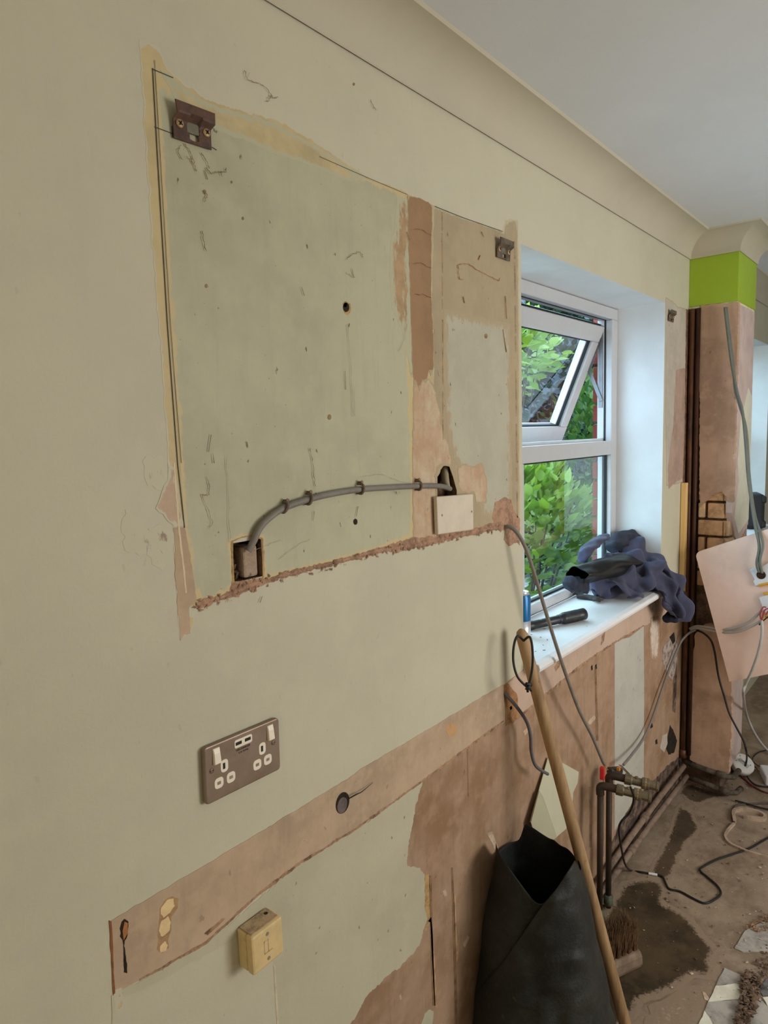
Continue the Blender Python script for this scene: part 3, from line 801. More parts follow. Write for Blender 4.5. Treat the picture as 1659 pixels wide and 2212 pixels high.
# cobwebs and dirt strands
m_web = mat('cobweb_dirt', ph(120, 100, 66), 0.9, 0.2, 40)
m_web2 = mat('grey_cobweb', ph(140, 132, 106), 0.9, 0.2, 40)
def strands(lists, m, r, seed):
    rg = random.Random(seed)
    mb = MB()
    for pix in lists:
        pts = smooth_path([W(*q, -0.003) for q in pix], 6)
        pts = [p+Vector((rg.uniform(-1, 1), rg.uniform(-0.6, 0.6), rg.uniform(-1, 1)))*0.0014 for p in pts]
        mb.tube(pts, [r*rg.uniform(0.35, 1.2) for _ in pts], seg=4)
    o = mb.build('cobweb_strands', m, WALL); o['kind'] = 'stuff'
    return o
strands([[(400, 310), (412, 330), (418, 350), (424, 372)], [(390, 315), (386, 330), (395, 345)], [(444, 360), (455, 374), (470, 372), (486, 370), (488, 364)], [(444, 370), (448, 385)], [(478, 372), (480, 382)],
         [(436, 330), (444, 345), (452, 362)], [(402, 338), (412, 345), (422, 360)], [(440, 412), (447, 420), (442, 436)],
         [(437, 500), (440, 520), (445, 545)], [(456, 940), (450, 975)], [(448, 1030), (452, 1050), (449, 1070), (436, 1070), (452, 1110), (458, 1132), (450, 1140)], [(460, 980), (464, 1000)],
         [(670, 968), (676, 1005), (680, 1050)], [(773, 1095), (770, 1115)], [(679, 1105), (676, 1125)], [(748, 560), (760, 550), (778, 545), (784, 556)], [(748, 590), (765, 600), (760, 580)],
         [(652, 620), (657, 640)], [(745, 800), (748, 840)], [(528, 150), (536, 172), (560, 180), (580, 195), (588, 210), (602, 210)], [(588, 205), (582, 215), (575, 220)], [(560, 1300), (566, 1290)],
         [(800, 215), (806, 230), (812, 236)], [(945, 800), (948, 812)]], m_web, 0.00055, 3)
strands([[(780, 1030), (820, 1025), (850, 1035), (880, 1042)], [(850, 1060), (858, 1068), (866, 1062)], [(550, 1190), (585, 1175), (610, 1168)], [(600, 1210), (640, 1180), (670, 1165)], [(880, 700), (870, 740), (860, 760)],
         [(540, 160), (530, 175)], [(765, 840), (766, 900)], [(750, 700), (758, 800), (762, 900)], [(490, 980), (494, 1100), (498, 1170)]], m_web2, 0.0003, 4)
# plug holes
for (cx, cy, r) in ((747, 664, 7), (745, 658, 4), (711, 901, 4), (767, 1127, 4.5), (1049, 726, 3.5), (445, 618, 3), (441, 415, 3.5), (764, 182, 2.2), (524, 472, 2.5)):
    P('plug_hole', disc_px(cx, cy, r, r*1.5, 10), m_hole if r > 4 else m_web, 0.0020, rag=0.0008, seg=0.002, step=0)
P('plug_chip', [(740, 655), (747, 650), (756, 656), (757, 672), (750, 682), (742, 676)], m_rim, 0.0015, rag=0.001, seg=0.002, step=0)
strands([[(990, 572), (1010, 570), (1030, 582), (1060, 598), (1080, 606)], [(990, 575), (992, 600), (1000, 604)], [(1034, 560), (1038, 552)],
         [(1092, 640), (1094, 690)], [(1087, 712), (1095, 760)], [(1000, 640), (1004, 655)], [(1040, 500), (1045, 512)], [(880, 500), (884, 520)]], mat('brown_drip', ph(150, 112, 70), 0.9, 0.2, 30), 0.0010, 8)
strands([[(895, 495), (910, 496), (930, 508)], [(893, 570), (912, 570), (930, 580)], [(897, 637), (915, 636), (932, 644)]], mat('brown_crack', ph(116, 84, 60), 0.9, 0.2, 30), 0.0006, 9)

# ================================================================== WINDOW
m_upvc = mat('white_window_plastic', (0.58, 0.585, 0.60), 0.35, 0.02, 5, spec=0.5)
m_gasket = mat('black_rubber_gasket', (0.015, 0.016, 0.018), 0.5, 0.1)
m_glass = glass_mat('window_glass', (0.90, 0.95, 0.93), 1.9)
m_glass_top = glass_mat('sash_glass', (0.93, 0.96, 0.96), 2.2)
m_steel = mat('grey_steel', (0.20, 0.20, 0.215), 0.4, 0.08, 30, metal=0.7)
def build_window(name, lab, xl, xr, xm, sash_open):
    FY0, FY1 = 0.176, 0.231
    ZB, ZT = 0.958, WIN_T-0.002
    ZS = 0.992            # top of bottom rail
    T0, T1 = 1.448, 1.501  # transom
    ZH = 1.960            # underside of head
    JW = 0.055
    win = tag(MB().box(xl, xr, FY1-0.006, FY1, ZB-0.03, ZB).build(name, m_upvc), lab, kind='structure')
    def part(n, mb, m, **k): return mb.build(n, m, win, **k)
    part('head_rail', MB().box(xl, xr, FY0, FY1, ZH, ZT), m_upvc, bevel=0.003)
    part('bottom_rail', MB().box(xl, xr, FY0, FY1, ZB, ZS), m_upvc, bevel=0.003)
    part('jamb', MB().box(xl, xl+JW, FY0, FY1, ZS, ZH), m_upvc, bevel=0.003)
    part('jamb', MB().box(xr-JW, xr, FY0, FY1, ZS, ZH), m_upvc, bevel=0.003)
    part('transom', MB().box(xl+JW, xr-JW, FY0, FY1, T0, T1), m_upvc, bevel=0.003)
    part('mullion', MB().box(xm-0.03, xm+0.028, FY0, FY1, ZS, T0), m_upvc, bevel=0.003)
    part('mullion', MB().box(xm-0.03, xm+0.010, FY0, FY1, T1, ZH), m_upvc, bevel=0.003)
    lights = [(xl+JW, xm-0.03, ZS, T0), (xm+0.028, xr-JW, ZS, T0), (xl+JW, xm-0.03, T1, ZH)]
    if not sash_open: lights.append((xm+0.01, xr-JW, T1, ZH))
    for (a, b, c_, d) in lights:
        mb = MB()
        for (x0, x1, z0, z1) in ((a, a+0.006, c_, d), (b-0.006, b, c_, d), (a, b, c_, c_+0.006), (a, b, d-0.006, d)):
            mb.box(x0, x1, FY0+0.018, FY0+0.034, z0, z1)
        part('gasket', mb, m_gasket)
        part('pane', MB().box(a+0.004, b-0.004, FY0+0.022, FY0+0.026, c_+0.004, d-0.004), m_glass)
    # white sealant bead outside
    part('sealant', MB().box(xr-JW+0.012, xr-0.002, FY1-0.004, FY1+0.003, ZS, ZH), mat('lumpy_sealant', (0.75, 0.75, 0.74), 0.7, 0.05, 30, 1.0, 200))
    if sash_open:
        # rebate the sash closes against
        part('rebate', MB().box(xr-JW-0.005, xr-JW, FY0+0.030, FY1, T1, ZH), m_upvc)
        part('rebate', MB().box(xm+0.01, xr-JW, FY0+0.030, FY1, T1-0.001, T1+0.010), m_upvc)
        mb = MB(); mb.box(xr-JW-0.003, xr-JW+0.0015, FY0+0.024, FY0+0.030, T1, ZH); mb.box(xm, xr-JW, FY0+0.024, FY0+0.030, ZH-0.0015, ZH+0.003)
        part('gasket', mb, m_gasket)
        # top-hung sash swung out at the foot
        a, b = xm+0.022, xr-JW-0.004
        H = 0.462
        ang = math.atan2(0.175, 0.428)
        Ms = Matrix.Translation((0, 0.202, 1.932)) @ Matrix.Rotation(ang, 4, 'X')
        sw = 0.060
        sash = MB(); sash.box(a, b, 0, 0.055, -sw, 0, Ms)
        so = part('opening_sash', sash, m_upvc, bevel=0.004)
        so['label'] = 'white top-hung sash standing open'
        def sp(n, mb, m, **k): return mb.build(n, m, so, **k)
        sp('sash_stile', MB().box(a, a+sw, 0, 0.055, -H+sw, -sw, Ms), m_upvc, bevel=0.004)
        sp('sash_stile', MB().box(b-sw, b, 0, 0.055, -H+sw, -sw, Ms), m_upvc, bevel=0.004)
        sp('sash_rail', MB().box(a, b, 0, 0.055, -H, -H+sw, Ms), m_upvc, bevel=0.004)
        mb = MB()
        for (x0, x1, z0, z1) in ((a+sw, a+sw+0.005, -H+sw, -sw), (b-sw-0.005, b-sw, -H+sw, -sw), (a+sw, b-sw, -sw-0.005, -sw), (a+sw, b-sw, -H+sw, -H+sw+0.005)):
            mb.box(x0, x1, 0.012, 0.030, z0, z1, Ms)
        mb.box(a, b, 0.020, 0.050, 0.0, 0.006, Ms)
        sp('gasket', mb, m_gasket)
        sp('spacer_bar', MB().box(b-sw-0.030, b-sw-0.022, 0.016, 0.030, -H+sw+0.006, -sw-0.006, Ms), mat('white_spacer', (0.85, 0.88, 0.9), 0.3, 0.02))
        sp('pane', MB().box(a+sw-0.004, b-sw+0.004, 0.020, 0.024, -H+sw-0.004, -sw+0.004, Ms), m_glass_top)
        # friction stay: two arms folding between jamb and sash
        top = Vector((xr-JW-0.010, 0.222, 1.895)); mid = Vector((xr-JW-0.012, 0.262, 1.775)); low = Vector((xr-JW-0.010, 0.214, 1.655))
        for p, q in ((top, mid), (mid, low)):
            d = (q-p)
            part('stay_arm', MB().box(-0.0015, 0.0015, -0.007, 0.007, 0, d.length, along(p, d, (1, 0, 0)) @ Matrix.Rotation(math.pi/2, 4, 'Z')), m_steel)
        part('stay_track', MB().box(xr-JW-0.008, xr-JW-0.004, 0.210, 0.226, 1.63, 1.93), m_steel)
    return win
build_window('window_1', 'white plastic window with its top light hung open over the garden', WIN_L, WIN_R, 1.865, True)
build_window('window_2', 'white plastic window beyond the pillar', W2L, W2R, 4.22, False)
def sill(name, xl, xr, lab, m):
    prof = [(0.175, 0.925), (0.175, 0.957), (-0.030, 0.951), (-0.044, 0.946), (-0.047, 0.937), (-0.045, 0.928), (-0.034, 0.920), (0.0, 0.920), (0.0, 0.925)]
    mb = MB()
    vs = []; n = len(prof)
    for x in (xl, xr): vs += [(x, y, z) for y, z in prof]
    fs = [(i, (i+1) % n, (i+1) % n+n, i+n) for i in range(n)]+[tuple(range(n)), tuple(range(2*n-1, n-1, -1))]
    mb.add(vs, fs)
    return tag(mb.build(name, m, bevel=0.002), lab, kind='structure')
m_sill = mat('white_sill_board', (0.87, 0.88, 0.89), 0.4, 0.02, 4, specks=0.3, spec=0.5)
sill('trim_4', WIN_L+0.001, WIN_R-0.001, 'white window sill board with rounded nose', m_sill)
sill('trim_5', W2L+0.001, W2R-0.001, 'white window sill board beyond the pillar', m_sill)
# nose of the sill returns onto the wall at its left end
# ================================================================== FIXINGS ON THE WALL
# --- hanging brackets
m_rust = mat('rusty_bracket_steel', ph(78, 54, 38), 0.6, 0.25, 30, 0.3, 80, col2=ph(60, 44, 34), specks=0.3, speck_col=(0.3, 0.25, 0.18))
m_dusty = mat('dusty_grey_steel', ph(92, 86, 66), 0.7, 0.2, 40)
m_brass = mat('dull_brass', ph(150, 122, 76), 0.45, 0.15, 60, metal=0.35)
def bracket(x, z, label, w=0.064, h=0.046, tilt=0.0, m=m_rust):
    c0 = Vector((x, 0, z))
    t = thing('hanging_bracket', label, 'bracket', (c0.x, -0.0012, c0.z), (0, tilt, 0), 'wall unit hanging brackets')
    hw, hh = w/2, h/2
    out = [(-hw, hh), (hw, hh), (hw, hh*0.35), (hw-0.003, hh*0.1), (hw-0.003, -hh), (-hw, -hh), (-hw, hh*0.1), (-hw+0.003, hh*0.35)]
    def rrect(cx, cz, a, b, n=16):
        return [(cx+a*max(-0.7, min(0.7, math.cos(2*math.pi*k/n)))/0.7, cz+b*math.sin(2*math.pi*k/n)) for k in range(n)]
    hole = rrect(0.001, -hh*0.62, 0.0075, 0.0050)
    def prof(u, v):
        base = 0.004+0.010*min(1, max(0, (v-hh*0.05)/(hh*0.35)))
        groove = 0.004 if abs(u) < w*0.14 and v > -hh*0.45 else 0.0
        return base-groove*(1 if v < hh*0.4 else 0)
    to3 = lambda u, v, d: Vector((u, -d, v))
    o = sheet('plate', out, m, None, 0.004, to3, holes=[hole], step=0.003, depth=prof, thick=0.0018)
    o.parent = t
    for s in (-1, 1):
        sc = MB(); sc.lathe([(0.0062, 0.0), (0.0060, 0.0016), (0.004, 0.0028), (0.0, 0.003)], Matrix.Translation((s*w*0.34, -0.004, -hh*0.10)) @ Matrix.Rotation(math.pi/2, 4, 'X'), 16)
        so = sc.build('screw', m_brass, None, smooth=True); so.parent = t
        cr = MB(); cr.box(-0.0035, 0.0035, -0.0074, -0.006, -0.0009, 0.0009, Matrix.Translation((s*w*0.34, 0, -hh*0.10)) @ Matrix.Rotation(0.6, 4, 'Y')); cr.box(-0.0009, 0.0009, -0.0074, -0.006, -0.0035, 0.0035, Matrix.Translation((s*w*0.34, 0, -hh*0.10)) @ Matrix.Rotation(0.6, 4, 'Y'))
        co = cr.build('screw_recess', m_gasket, None); co.parent = so
    ce = MB(); ce.box(-w*0.15, w*0.15, -0.0035, -0.0005, -hh*0.42, hh*0.55)
    co = ce.build('centre_tongue', m_dusty, None); co.parent = t
    return t
bracket(0.604, 1.980, 'rusty steel hanging bracket with two brass screws near the top left of the wall', tilt=-0.03)
bracket(1.459, 1.972, 'small dark hanging bracket on the peach strip just left of the window', w=0.063, h=0.043, m=mat('dark_bracket_steel', ph(84, 72, 54), 0.6, 0.25, 40, 0.3, 80))
bracket(2.711, 1.960, 'small dark hanging bracket between the window and the pillar', w=0.062, h=0.040, m=MATS['dark_bracket_steel'])

# --- double socket
m_plate = mat('brushed_bronze_steel', ph(118, 100, 78), 0.42, 0.10, 9, 0.0, 50, metal=0.55, col2=ph(104, 86, 64))
m_ivory = mat('white_socket_plastic', ph(196, 180, 148), 0.4, 0.02, 20, spec=0.5)
m_slot = mat('dark_slot', (0.02, 0.018, 0.016), 0.6, 0.1)
m_slotgrey = mat('grey_slot', ph(120, 104, 82), 0.6, 0.1, 60)
SC = W(519, 1637)
sock = thing('double_socket', 'bronze steel double socket with two chargers ports on the cream wall', 'socket', (SC.x, -0.0015, SC.z), (0, 0.02, 0))
sock['label'] = 'brushed bronze double power socket with white inserts and two charging ports'
def S(zx, zy):
    p = W(400+zx/6.9125, 1500+zy/6.9125, -0.009)
    return p.x-SC.x, p.z-SC.z
def rrect(w, h, r, n=5):
    out = []
    for cx, cz, a0 in ((w/2-r, h/2-r, 0), (-w/2+r, h/2-r, 90), (-w/2+r, -h/2+r, 180), (w/2-r, -h/2+r, 270)):
        for k in range(n+1):
            a = math.radians(a0+90*k/n); out.append((cx+r*math.cos(a), cz+r*math.sin(a)))
    return out
def sp(name, poly, d0, d1, m, u=0, v=0, bevel=0.0, parent=None):
    mb = MB(); mb.prism(poly, d1-d0, Matrix.Translation((u, -d0, v)))
    o = mb.build(name, m, None, bevel=bevel); o.parent = parent or sock
    return o
sp('face_plate', rrect(0.146, 0.088, 0.006), 0.0, 0.0085, m_plate, bevel=0.0022)
for k, (zx, zy) in enumerate(((455, 925), (1258, 555))):
    u, v = S(zx, zy)
    mb = MB()
    vs = [(-0.0065, -0.008, 0.0125), (0.0065, -0.008, 0.0125), (0.0065, -0.008, -0.0125), (-0.0065, -0.008, -0.0125),
          (-0.0055, -0.0098, 0.012), (0.0055, -0.0098, 0.012), (0.006, -0.0135, -0.0115), (-0.006, -0.0135, -0.0115), (-0.0055, -0.0118, 0.0045), (0.0055, -0.0118, 0.0045)]
    mb.add([Vector(p)+Vector((u, 0, v)) for p in vs], [(0, 1, 2, 3), (4, 8, 9, 5), (8, 7, 6, 9), (0, 4, 5, 1), (3, 2, 6, 7), (0, 3, 7, 8, 4), (1, 5, 9, 6, 2)])
    o = mb.build('rocker_switch', m_ivory, None, bevel=0.001); o.parent = sock
for (zx, zy, kind) in ((578, 1068, 'e'), (1143, 798, 'e'), (502, 1325, 'p'), (680, 1235, 'p'), (1072, 1040, 'p'), (1228, 958, 'p')):
    u, v = S(zx, zy)
    w_, h_ = (0.0135, 0.0195) if kind == 'e' else (0.0160, 0.0165)
    ins = sp('pin_insert', rrect(w_, h_, 0.0055), 0.0083, 0.0090, m_ivory, u, v)
    if kind == 'e': sp('pin_slot', rrect(0.0042, 0.0095, 0.0005, 1), 0.0089, 0.0092, m_slot, u-0.0008, v, parent=ins)
    else: sp('pin_slot', rrect(0.0066, 0.0048, 0.0005, 1), 0.0089, 0.0092, m_slotgrey, u, v, parent=ins)
u, v = S(857, 697)
usb = sp('charging_ports', rrect(0.034, 0.0130, 0.003), 0.0083, 0.0091, m_ivory, u, v)
for (zx, zy) in ((785, 728), (920, 664)):
    u, v = S(zx, zy); sp('port', rrect(0.0115, 0.0050, 0.0004, 1), 0.0089, 0.0093, m_slot, u, v, parent=usb)
for (zx, zy) in ((388, 1150), (1307, 708)):
    u, v = S(zx, zy)
    mb = MB(); mb.lathe([(0.0042, 0.0), (0.0040, 0.0008), (0.0, 0.0010)], Matrix.Translation((u, -0.0084, v)) @ Matrix.Rotation(math.pi/2, 4, 'X'), 16)
    so = mb.build('fixing_screw', m_plate, None, smooth=True); so.parent = sock
    so2 = sp('screw_slot', [(-0.0035, -0.0005), (0.0035, -0.0005), (0.0035, 0.0005), (-0.0035, 0.0005)], 0.0092, 0.0095, m_slot, u, v, parent=so)
def lettering(name, body, size, M, m, parent, extrude=0.0002):
    cu = bpy.data.curves.new(name, 'FONT')
    cu.body = body; cu.size = size; cu.align_x = 'CENTER'; cu.extrude = extrude
    tmp = bpy.data.objects.new('tmp', cu); C.objects.link(tmp)
    dg = bpy.context.evaluated_depsgraph_get()
    me = bpy.data.meshes.new_from_object(tmp.evaluated_get(dg))
    bpy.data.objects.remove(tmp); bpy.data.curves.remove(cu)
    me.materials.clear(); me.materials.append(m)
    me.transform(M)
    o = bpy.data.objects.new(name, me); C.objects.link(o); o.parent = parent
    return o
u, v = S(857, 806); lettering('lettering', 'USB CHARGER', 0.0042, Matrix.Translation((u, -0.0087, v)) @ Matrix.Rotation(math.pi/2, 4, 'X'), m_slot, sock)
u, v = S(865, 850); lettering('lettering', '2.1A TOTAL', 0.0036, Matrix.Translation((u, -0.0087, v)) @ Matrix.Rotation(math.pi/2, 4, 'X'), m_slot, sock)

# --- yellowed outlet box low on the wall
m_yel = mat('yellowed_plastic', ph(178, 152, 98), 0.5, 0.06, 20, 0.05, 90, specks=0.2)
m_yeltop = mat('dusty_yellowed_top', ph(156, 132, 94), 0.8, 0.2, 60)
BD = 0.036
c1, c2, c3, c4 = [W(*q, -BD) for q in ((544, 2027), (609, 1977), (610, 2057), (546, 2110))]
bx = sum((p.x for p in (c1, c2, c3, c4)))/4; bz = sum((p.z for p in (c1, c2, c3, c4)))/4
bw = (c2.x-c1.x+c3.x-c4.x)/2; bh = (c1.z-c4.z+c2.z-c3.z)/2
box = thing('outlet_box', 'yellowed square plastic outlet box below the pink strip', 'outlet box', (bx, -0.0015, bz), (0, -0.015, 0))
def op(name, mb, m, bevel=0.0, parent=None):
    o = mb.build(name, m, None, bevel=bevel); o.parent = parent or box; return o
op('back_box', MB().box(-bw/2, bw/2, -0.020, 0.0, -bh/2, bh/2), m_yel, 0.0015)
fp = op('front_plate', MB().box(-bw/2-0.001, bw/2+0.001, -BD, -0.0205, -bh/2-0.001, bh/2+0.001), m_yel, 0.004)
op('dusty_top', MB().box(-bw/2+0.004, bw/2-0.004, -BD+0.005, -0.002, bh/2+0.0008, bh/2+0.0022), m_yeltop)
for dz in (bh*0.33, -bh*0.33):
    mb = MB(); mb.lathe([(0.0032, 0.0), (0.003, 0.0006), (0, 0.0006)], Matrix.Translation((0, -BD, dz)) @ Matrix.Rotation(math.pi/2, 4, 'X'), 12)
    op('screw', mb, m_slotgrey, parent=fp)
mb = MB()
for (x0, x1, z0, z1) in ((-0.008, 0.008, -0.010, -0.0088), (-0.008, -0.0068, -0.010, 0.012), (0.0, 0.0012, -0.010, 0.012), (-0.008, 0.0012, 0.0108, 0.012)): mb.box(x0, x1, -BD-0.0004, -BD, z0, z1)
op('moulded_mark', mb, m_yeltop, parent=fp)
mb = MB(); mb.lathe([(0.004, 0.0), (0.003, 0.0005), (0, 0.0005)], Matrix.Translation((bw*0.30, -0.012, bh/2+0.002)), 12); op('cable_knockout', mb, m_slot)

# --- white blanking plate
c1, c2, c3, c4 = [W(*q, -0.012) for q in ((942, 1073), (1021, 1067), (1022, 1144), (945, 1155))]
mb = MB()
vs = []
for d in (0.004, 0.014): vs += [Vector((p.x, -d, p.z)) for p in (c1, c2, c3, c4)]
mb.add(vs, [(0, 1, 2, 3), (7, 6, 5, 4), (0, 4, 5, 1), (1, 5, 6, 2), (2, 6, 7, 3), (3, 7, 4, 0)])
ctr = (c1+c2+c3+c4)/4
bp = thing('blanking_plate', 'square white blanking plate on the scraped plaster under the cable', 'wall plate', (ctr.x, 0, ctr.z))
mb.build('plate', mat('dusty_white_plate', ph(176, 160, 130), 0.5, 0.05, 10, specks=0.3), bp, bevel=0.0025)
for q in ((955, 1113), (1019, 1105)):
    p = W(*q, -0.0141); mb = MB(); mb.lathe([(0.0026, 0), (0.002, 0.0006), (0, 0.0006)], Matrix.Translation(p) @ Matrix.Rotation(math.pi/2, 4, 'X'), 10); mb.build('screw', m_slotgrey, bp)

# --- concrete grey plug inside the left chase
cx = (NA[0]+NA[1])/2
mb = MB()
mb.box(NA[0]+(NA[1]-NA[0])*0.42, NA[1]-(NA[1]-NA[0])*0.06, 0.006, 0.039, NA[2]+0.001, NA[3]-0.010)
pl = mb.build('chase_block', mat('rough_pinkish_block', ph(140, 118, 92), 0.95, 0.15, 25, 0.9, 70, specks=0.6), bevel=0.004)
tag(pl, 'rough pinkish block set in the square chase at the left end of the grey cable', 'masonry block')
rg = random.Random(2)
mb = MB()
for k in range(26):
    s = rg.uniform(0.002, 0.006)
    mb.box(-s, s, -s, s, -s, s, Matrix.Translation((rg.uniform(NA[0]+0.004, NA[0]+0.018), rg.uniform(0.02, 0.036), rg.uniform(NA[2]+0.004, NA[3]-0.01))) @ Matrix.Rotation(rg.uniform(0, 3), 4, (rg.random(), rg.random(), 1)))
o = mb.build('rubble_crumbs', m_chase, WALL); o['kind'] = 'stuff'
# stub of conduit in the second chase
mb = MB(); mb.tube([W(960, 1009, 0.02), W(962, 1040, 0.012), W(966, 1056, 0.004)], [0.0125, 0.0125, 0.011], seg=12, smooth=4, flat=0.7)
tag(mb.build('conduit_stub', mat('grey_conduit', ph(128, 116, 86), 0.7, 0.1, 30), smooth=True), 'short stub of flat grey conduit in the chase above the blanking plate', 'conduit')

# ================================================================== CABLES ON AND BY THE WALL
m_grey = mat('grey_cable_sheath', ph(104, 96, 80), 0.55, 0.08, 30, spec=0.4)
m_grey2 = mat('light_grey_cable_sheath', ph(146, 140, 122), 0.5, 0.06, 30, spec=0.4)
m_dark = mat('black_cable_sheath', (0.018, 0.019, 0.020), 0.5, 0.1, 30, spec=0.4)
def cable(name, pts, r, m, label, cat='cable', flat=1.0, seg=10, n=8, parent=None):
    mb = MB(); mb.tube(pts, r, seg=seg, smooth=n, flat=flat)
    o = mb.build(name, m, parent, smooth=True)
    if label: tag(o, label, cat)
    return o
arch = thing('clipped_cable', 'thick grey cable clipped in an arch across the old paint', 'cable', W(540, 1185))
ap = [(536, 1190), (548, 1168), (560, 1142), (580, 1120), (612, 1098), (665, 1079), (720, 1066), (780, 1057), (840, 1053), (900, 1050), (950, 1050), (972, 1056)]
ay = [-0.002, -0.006, -0.008]+[-0.008]*7+[-0.008, 0.004]
mb = MB(); mb.tube([W(q[0], q[1], y) for q, y in zip(ap, ay)], 0.0056, seg=12, smooth=8); mb.build('cable', m_grey, arch, smooth=True)
for (q, a) in (((614, 1096), -0.5), ((667, 1078), -0.28), ((779, 1056), -0.12), ((904, 1049), -0.02)):
    p = W(*q, -0.008)
    M = Matrix.Translation(p) @ Matrix.Rotation(-a*0.9, 4, 'Y')
    mb = MB()
    pts = [M @ Vector((0, 0.008-0.001, -0.008)), M @ Vector((0, -0.003, -0.0085)), M @ Vector((0, -0.0078, -0.002)), M @ Vector((0, -0.0075, 0.004)), M @ Vector((0, -0.003, 0.0085)), M @ Vector((0, 0.007, 0.009))]
    mb.tube(pts, 0.0024, seg=6, smooth=3)
    cl = mb.build('cable_clip', mat('dusty_clip', ph(98, 84, 64), 0.8, 0.15, 60), arch, smooth=True)
    mb = MB(); mb.lathe([(0.0015, 0), (0.0015, 0.009), (0.0032, 0.009), (0.003, 0.0105), (0, 0.011)], Matrix.Translation(M @ Vector((0.001, 0.008, 0.0125))) @ Matrix.Rotation(math.pi/2, 4, 'X'), 10)
    mb.build('clip_nail', mat('brown_nail', ph(110, 84, 56), 0.6, 0.2, 60), cl)
cable('loose_cable', [W(1088, 1140, 0.002), W(1100, 1138, -0.012), W(1118, 1152, -0.03), W(1138, 1190, -0.045), W(1158, 1252, -0.055), W(1180, 1325, -0.062), W(1200, 1390, -0.065), W(1220, 1450, -0.062), W(1250, 1532, -0.055), W(1280, 1592, -0.05), W(1300, 1640, -0.05), W(1306, 1652, -0.052)],
      0.0048, m_grey, 'long grey cable drooping from the wall past the window sill to the valves')
cable('cut_cable', [W(1088, 1496, 0.002), W(1100, 1508, -0.012), W(1120, 1532, -0.03), W(1138, 1560, -0.038), W(1146, 1590, -0.04), W(1148, 1625, -0.042), W(1158, 1655, -0.045), W(1183, 1672, -0.05)],
      0.0044, mat('dark_grey_cable', ph(82, 78, 72), 0.5, 0.08, 30), 'short dark grey cable with a cut end left of the wooden pole')

# ================================================================== PIPES
m_copper = mat('tarnished_copper', ph(96, 62, 38), 0.5, 0.2, 14, metal=0.35, col2=ph(60, 44, 34), stretch=(1, 1, 0.3))
m_cuold = mat('old_dark_copper', ph(58, 44, 30), 0.6, 0.25, 25, metal=0.3, col2=ph(50, 44, 34), stretch=(1, 1, 0.5))
m_dustpipe = mat('plaster_dusted_pipe', ph(116, 96, 74), 0.85, 0.2, 20, 0.3, 80)
m_valve = mat('dull_brass_valve', ph(104, 92, 66), 0.45, 0.15, 60, metal=0.5)
m_redplastic = mat('red_lever', ph(176, 40, 36), 0.4, 0.08, 40)
m_white_dirty = mat('white_tape', ph(206, 196, 172), 0.6, 0.06, 30)

def pipe(name, pts, r, m, lab, n=0, joints=()):
    t = thing(name, lab, 'pipe', pts[0])
    mb = MB(); mb.tube(pts, r, seg=14, smooth=n); mb.build('pipe', m, t, smooth=True)
    for p, d in joints:
        mb = MB(); mb.lathe([(r*1.02, -0.018), (r*1.35, -0.016), (r*1.35, 0.016), (r*1.02, 0.018)], along(p, d), 14)
        mb.build('joint', m, t, smooth=True)
    return t
# along the foot of the wall
e1 = Vector((2.905, -0.030, 0.112)); e2 = Vector((2.905, -0.042, 0.070))
pipe('heating_pipe', [(1.93, -0.019, 0.072), (2.3, -0.019, 0.088), (2.6, -0.022, 0.100), e1], 0.011, m_dustpipe, 'upper dusty pipe along the foot of the wall', joints=[((2.45, -0.020, 0.094), (1, 0, 0.04))])
pipe('heating_pipe', [(1.90, -0.024, 0.026), (2.3, -0.025, 0.042), (2.6, -0.032, 0.056), e2], 0.011, m_dustpipe, 'lower dusty pipe along the foot of the wall', joints=[((2.30, -0.025, 0.042), (1, 0, 0.04))])
# across the foot of the pillar
m_grime = mat('grimy_pipe', ph(74, 64, 48), 0.8, 0.3, 30, 0.4, 80)
pipe('heating_pipe', [(2.930, -0.028, 0.120), (2.930, -0.10, 0.112), (2.930, -0.19, 0.104), (2.945, -0.214, 0.103), (3.02, -0.218, 0.102)], 0.011, m_grime, 'upper grimy pipe across the foot of the pillar', joints=[((2.930, -0.17, 0.106), (0, 1, 0))])
pipe('heating_pipe', [(2.925, -0.045, 0.058), (2.925, -0.12, 0.050), (2.925, -0.20, 0.040), (2.945, -0.226, 0.040), (3.0, -0.232, 0.036)], 0.011, m_grime, 'lower grimy pipe across the foot of the pillar', joints=[((2.925, -0.185, 0.042), (0, 1, 0))])
# up the corner
pipe('riser_pipe', [(2.944, -0.016, 0.13), (2.944, -0.016, 1.0), (2.944, -0.016, 2.012)], 0.0105, m_copper, 'copper riser pipe in the corner beside the pillar, nearer the wall', joints=[((2.944, -0.016, 0.15), (0, 0, 1))])
pipe('riser_pipe', [(2.942, -0.039, 0.15), (2.942, -0.039, 1.0), (2.942, -0.039, 2.012)], 0.0085, mat('dark_copper', ph(66, 42, 28), 0.55, 0.2, 14, metal=0.3, stretch=(1, 1, 0.3)), 'dark riser pipe in the corner beside the pillar, further from the wall')
# wooden batten
bt = MB(); bt.box(-0.013, 0.013, -0.010, 0.010, 0, 0.475, Matrix.Translation((2.893, -0.012, 0.845)) @ Matrix.Rotation(0.012, 4, 'Y'))
tag(bt.build('wooden_batten', mat('pale_pine', ph(196, 156, 92), 0.6, 0.10, 30, 0.1, 60, stretch=(1, 1, 0.05)), bevel=0.001), 'short pale pine batten standing on end in the corner by the pillar', 'batten')

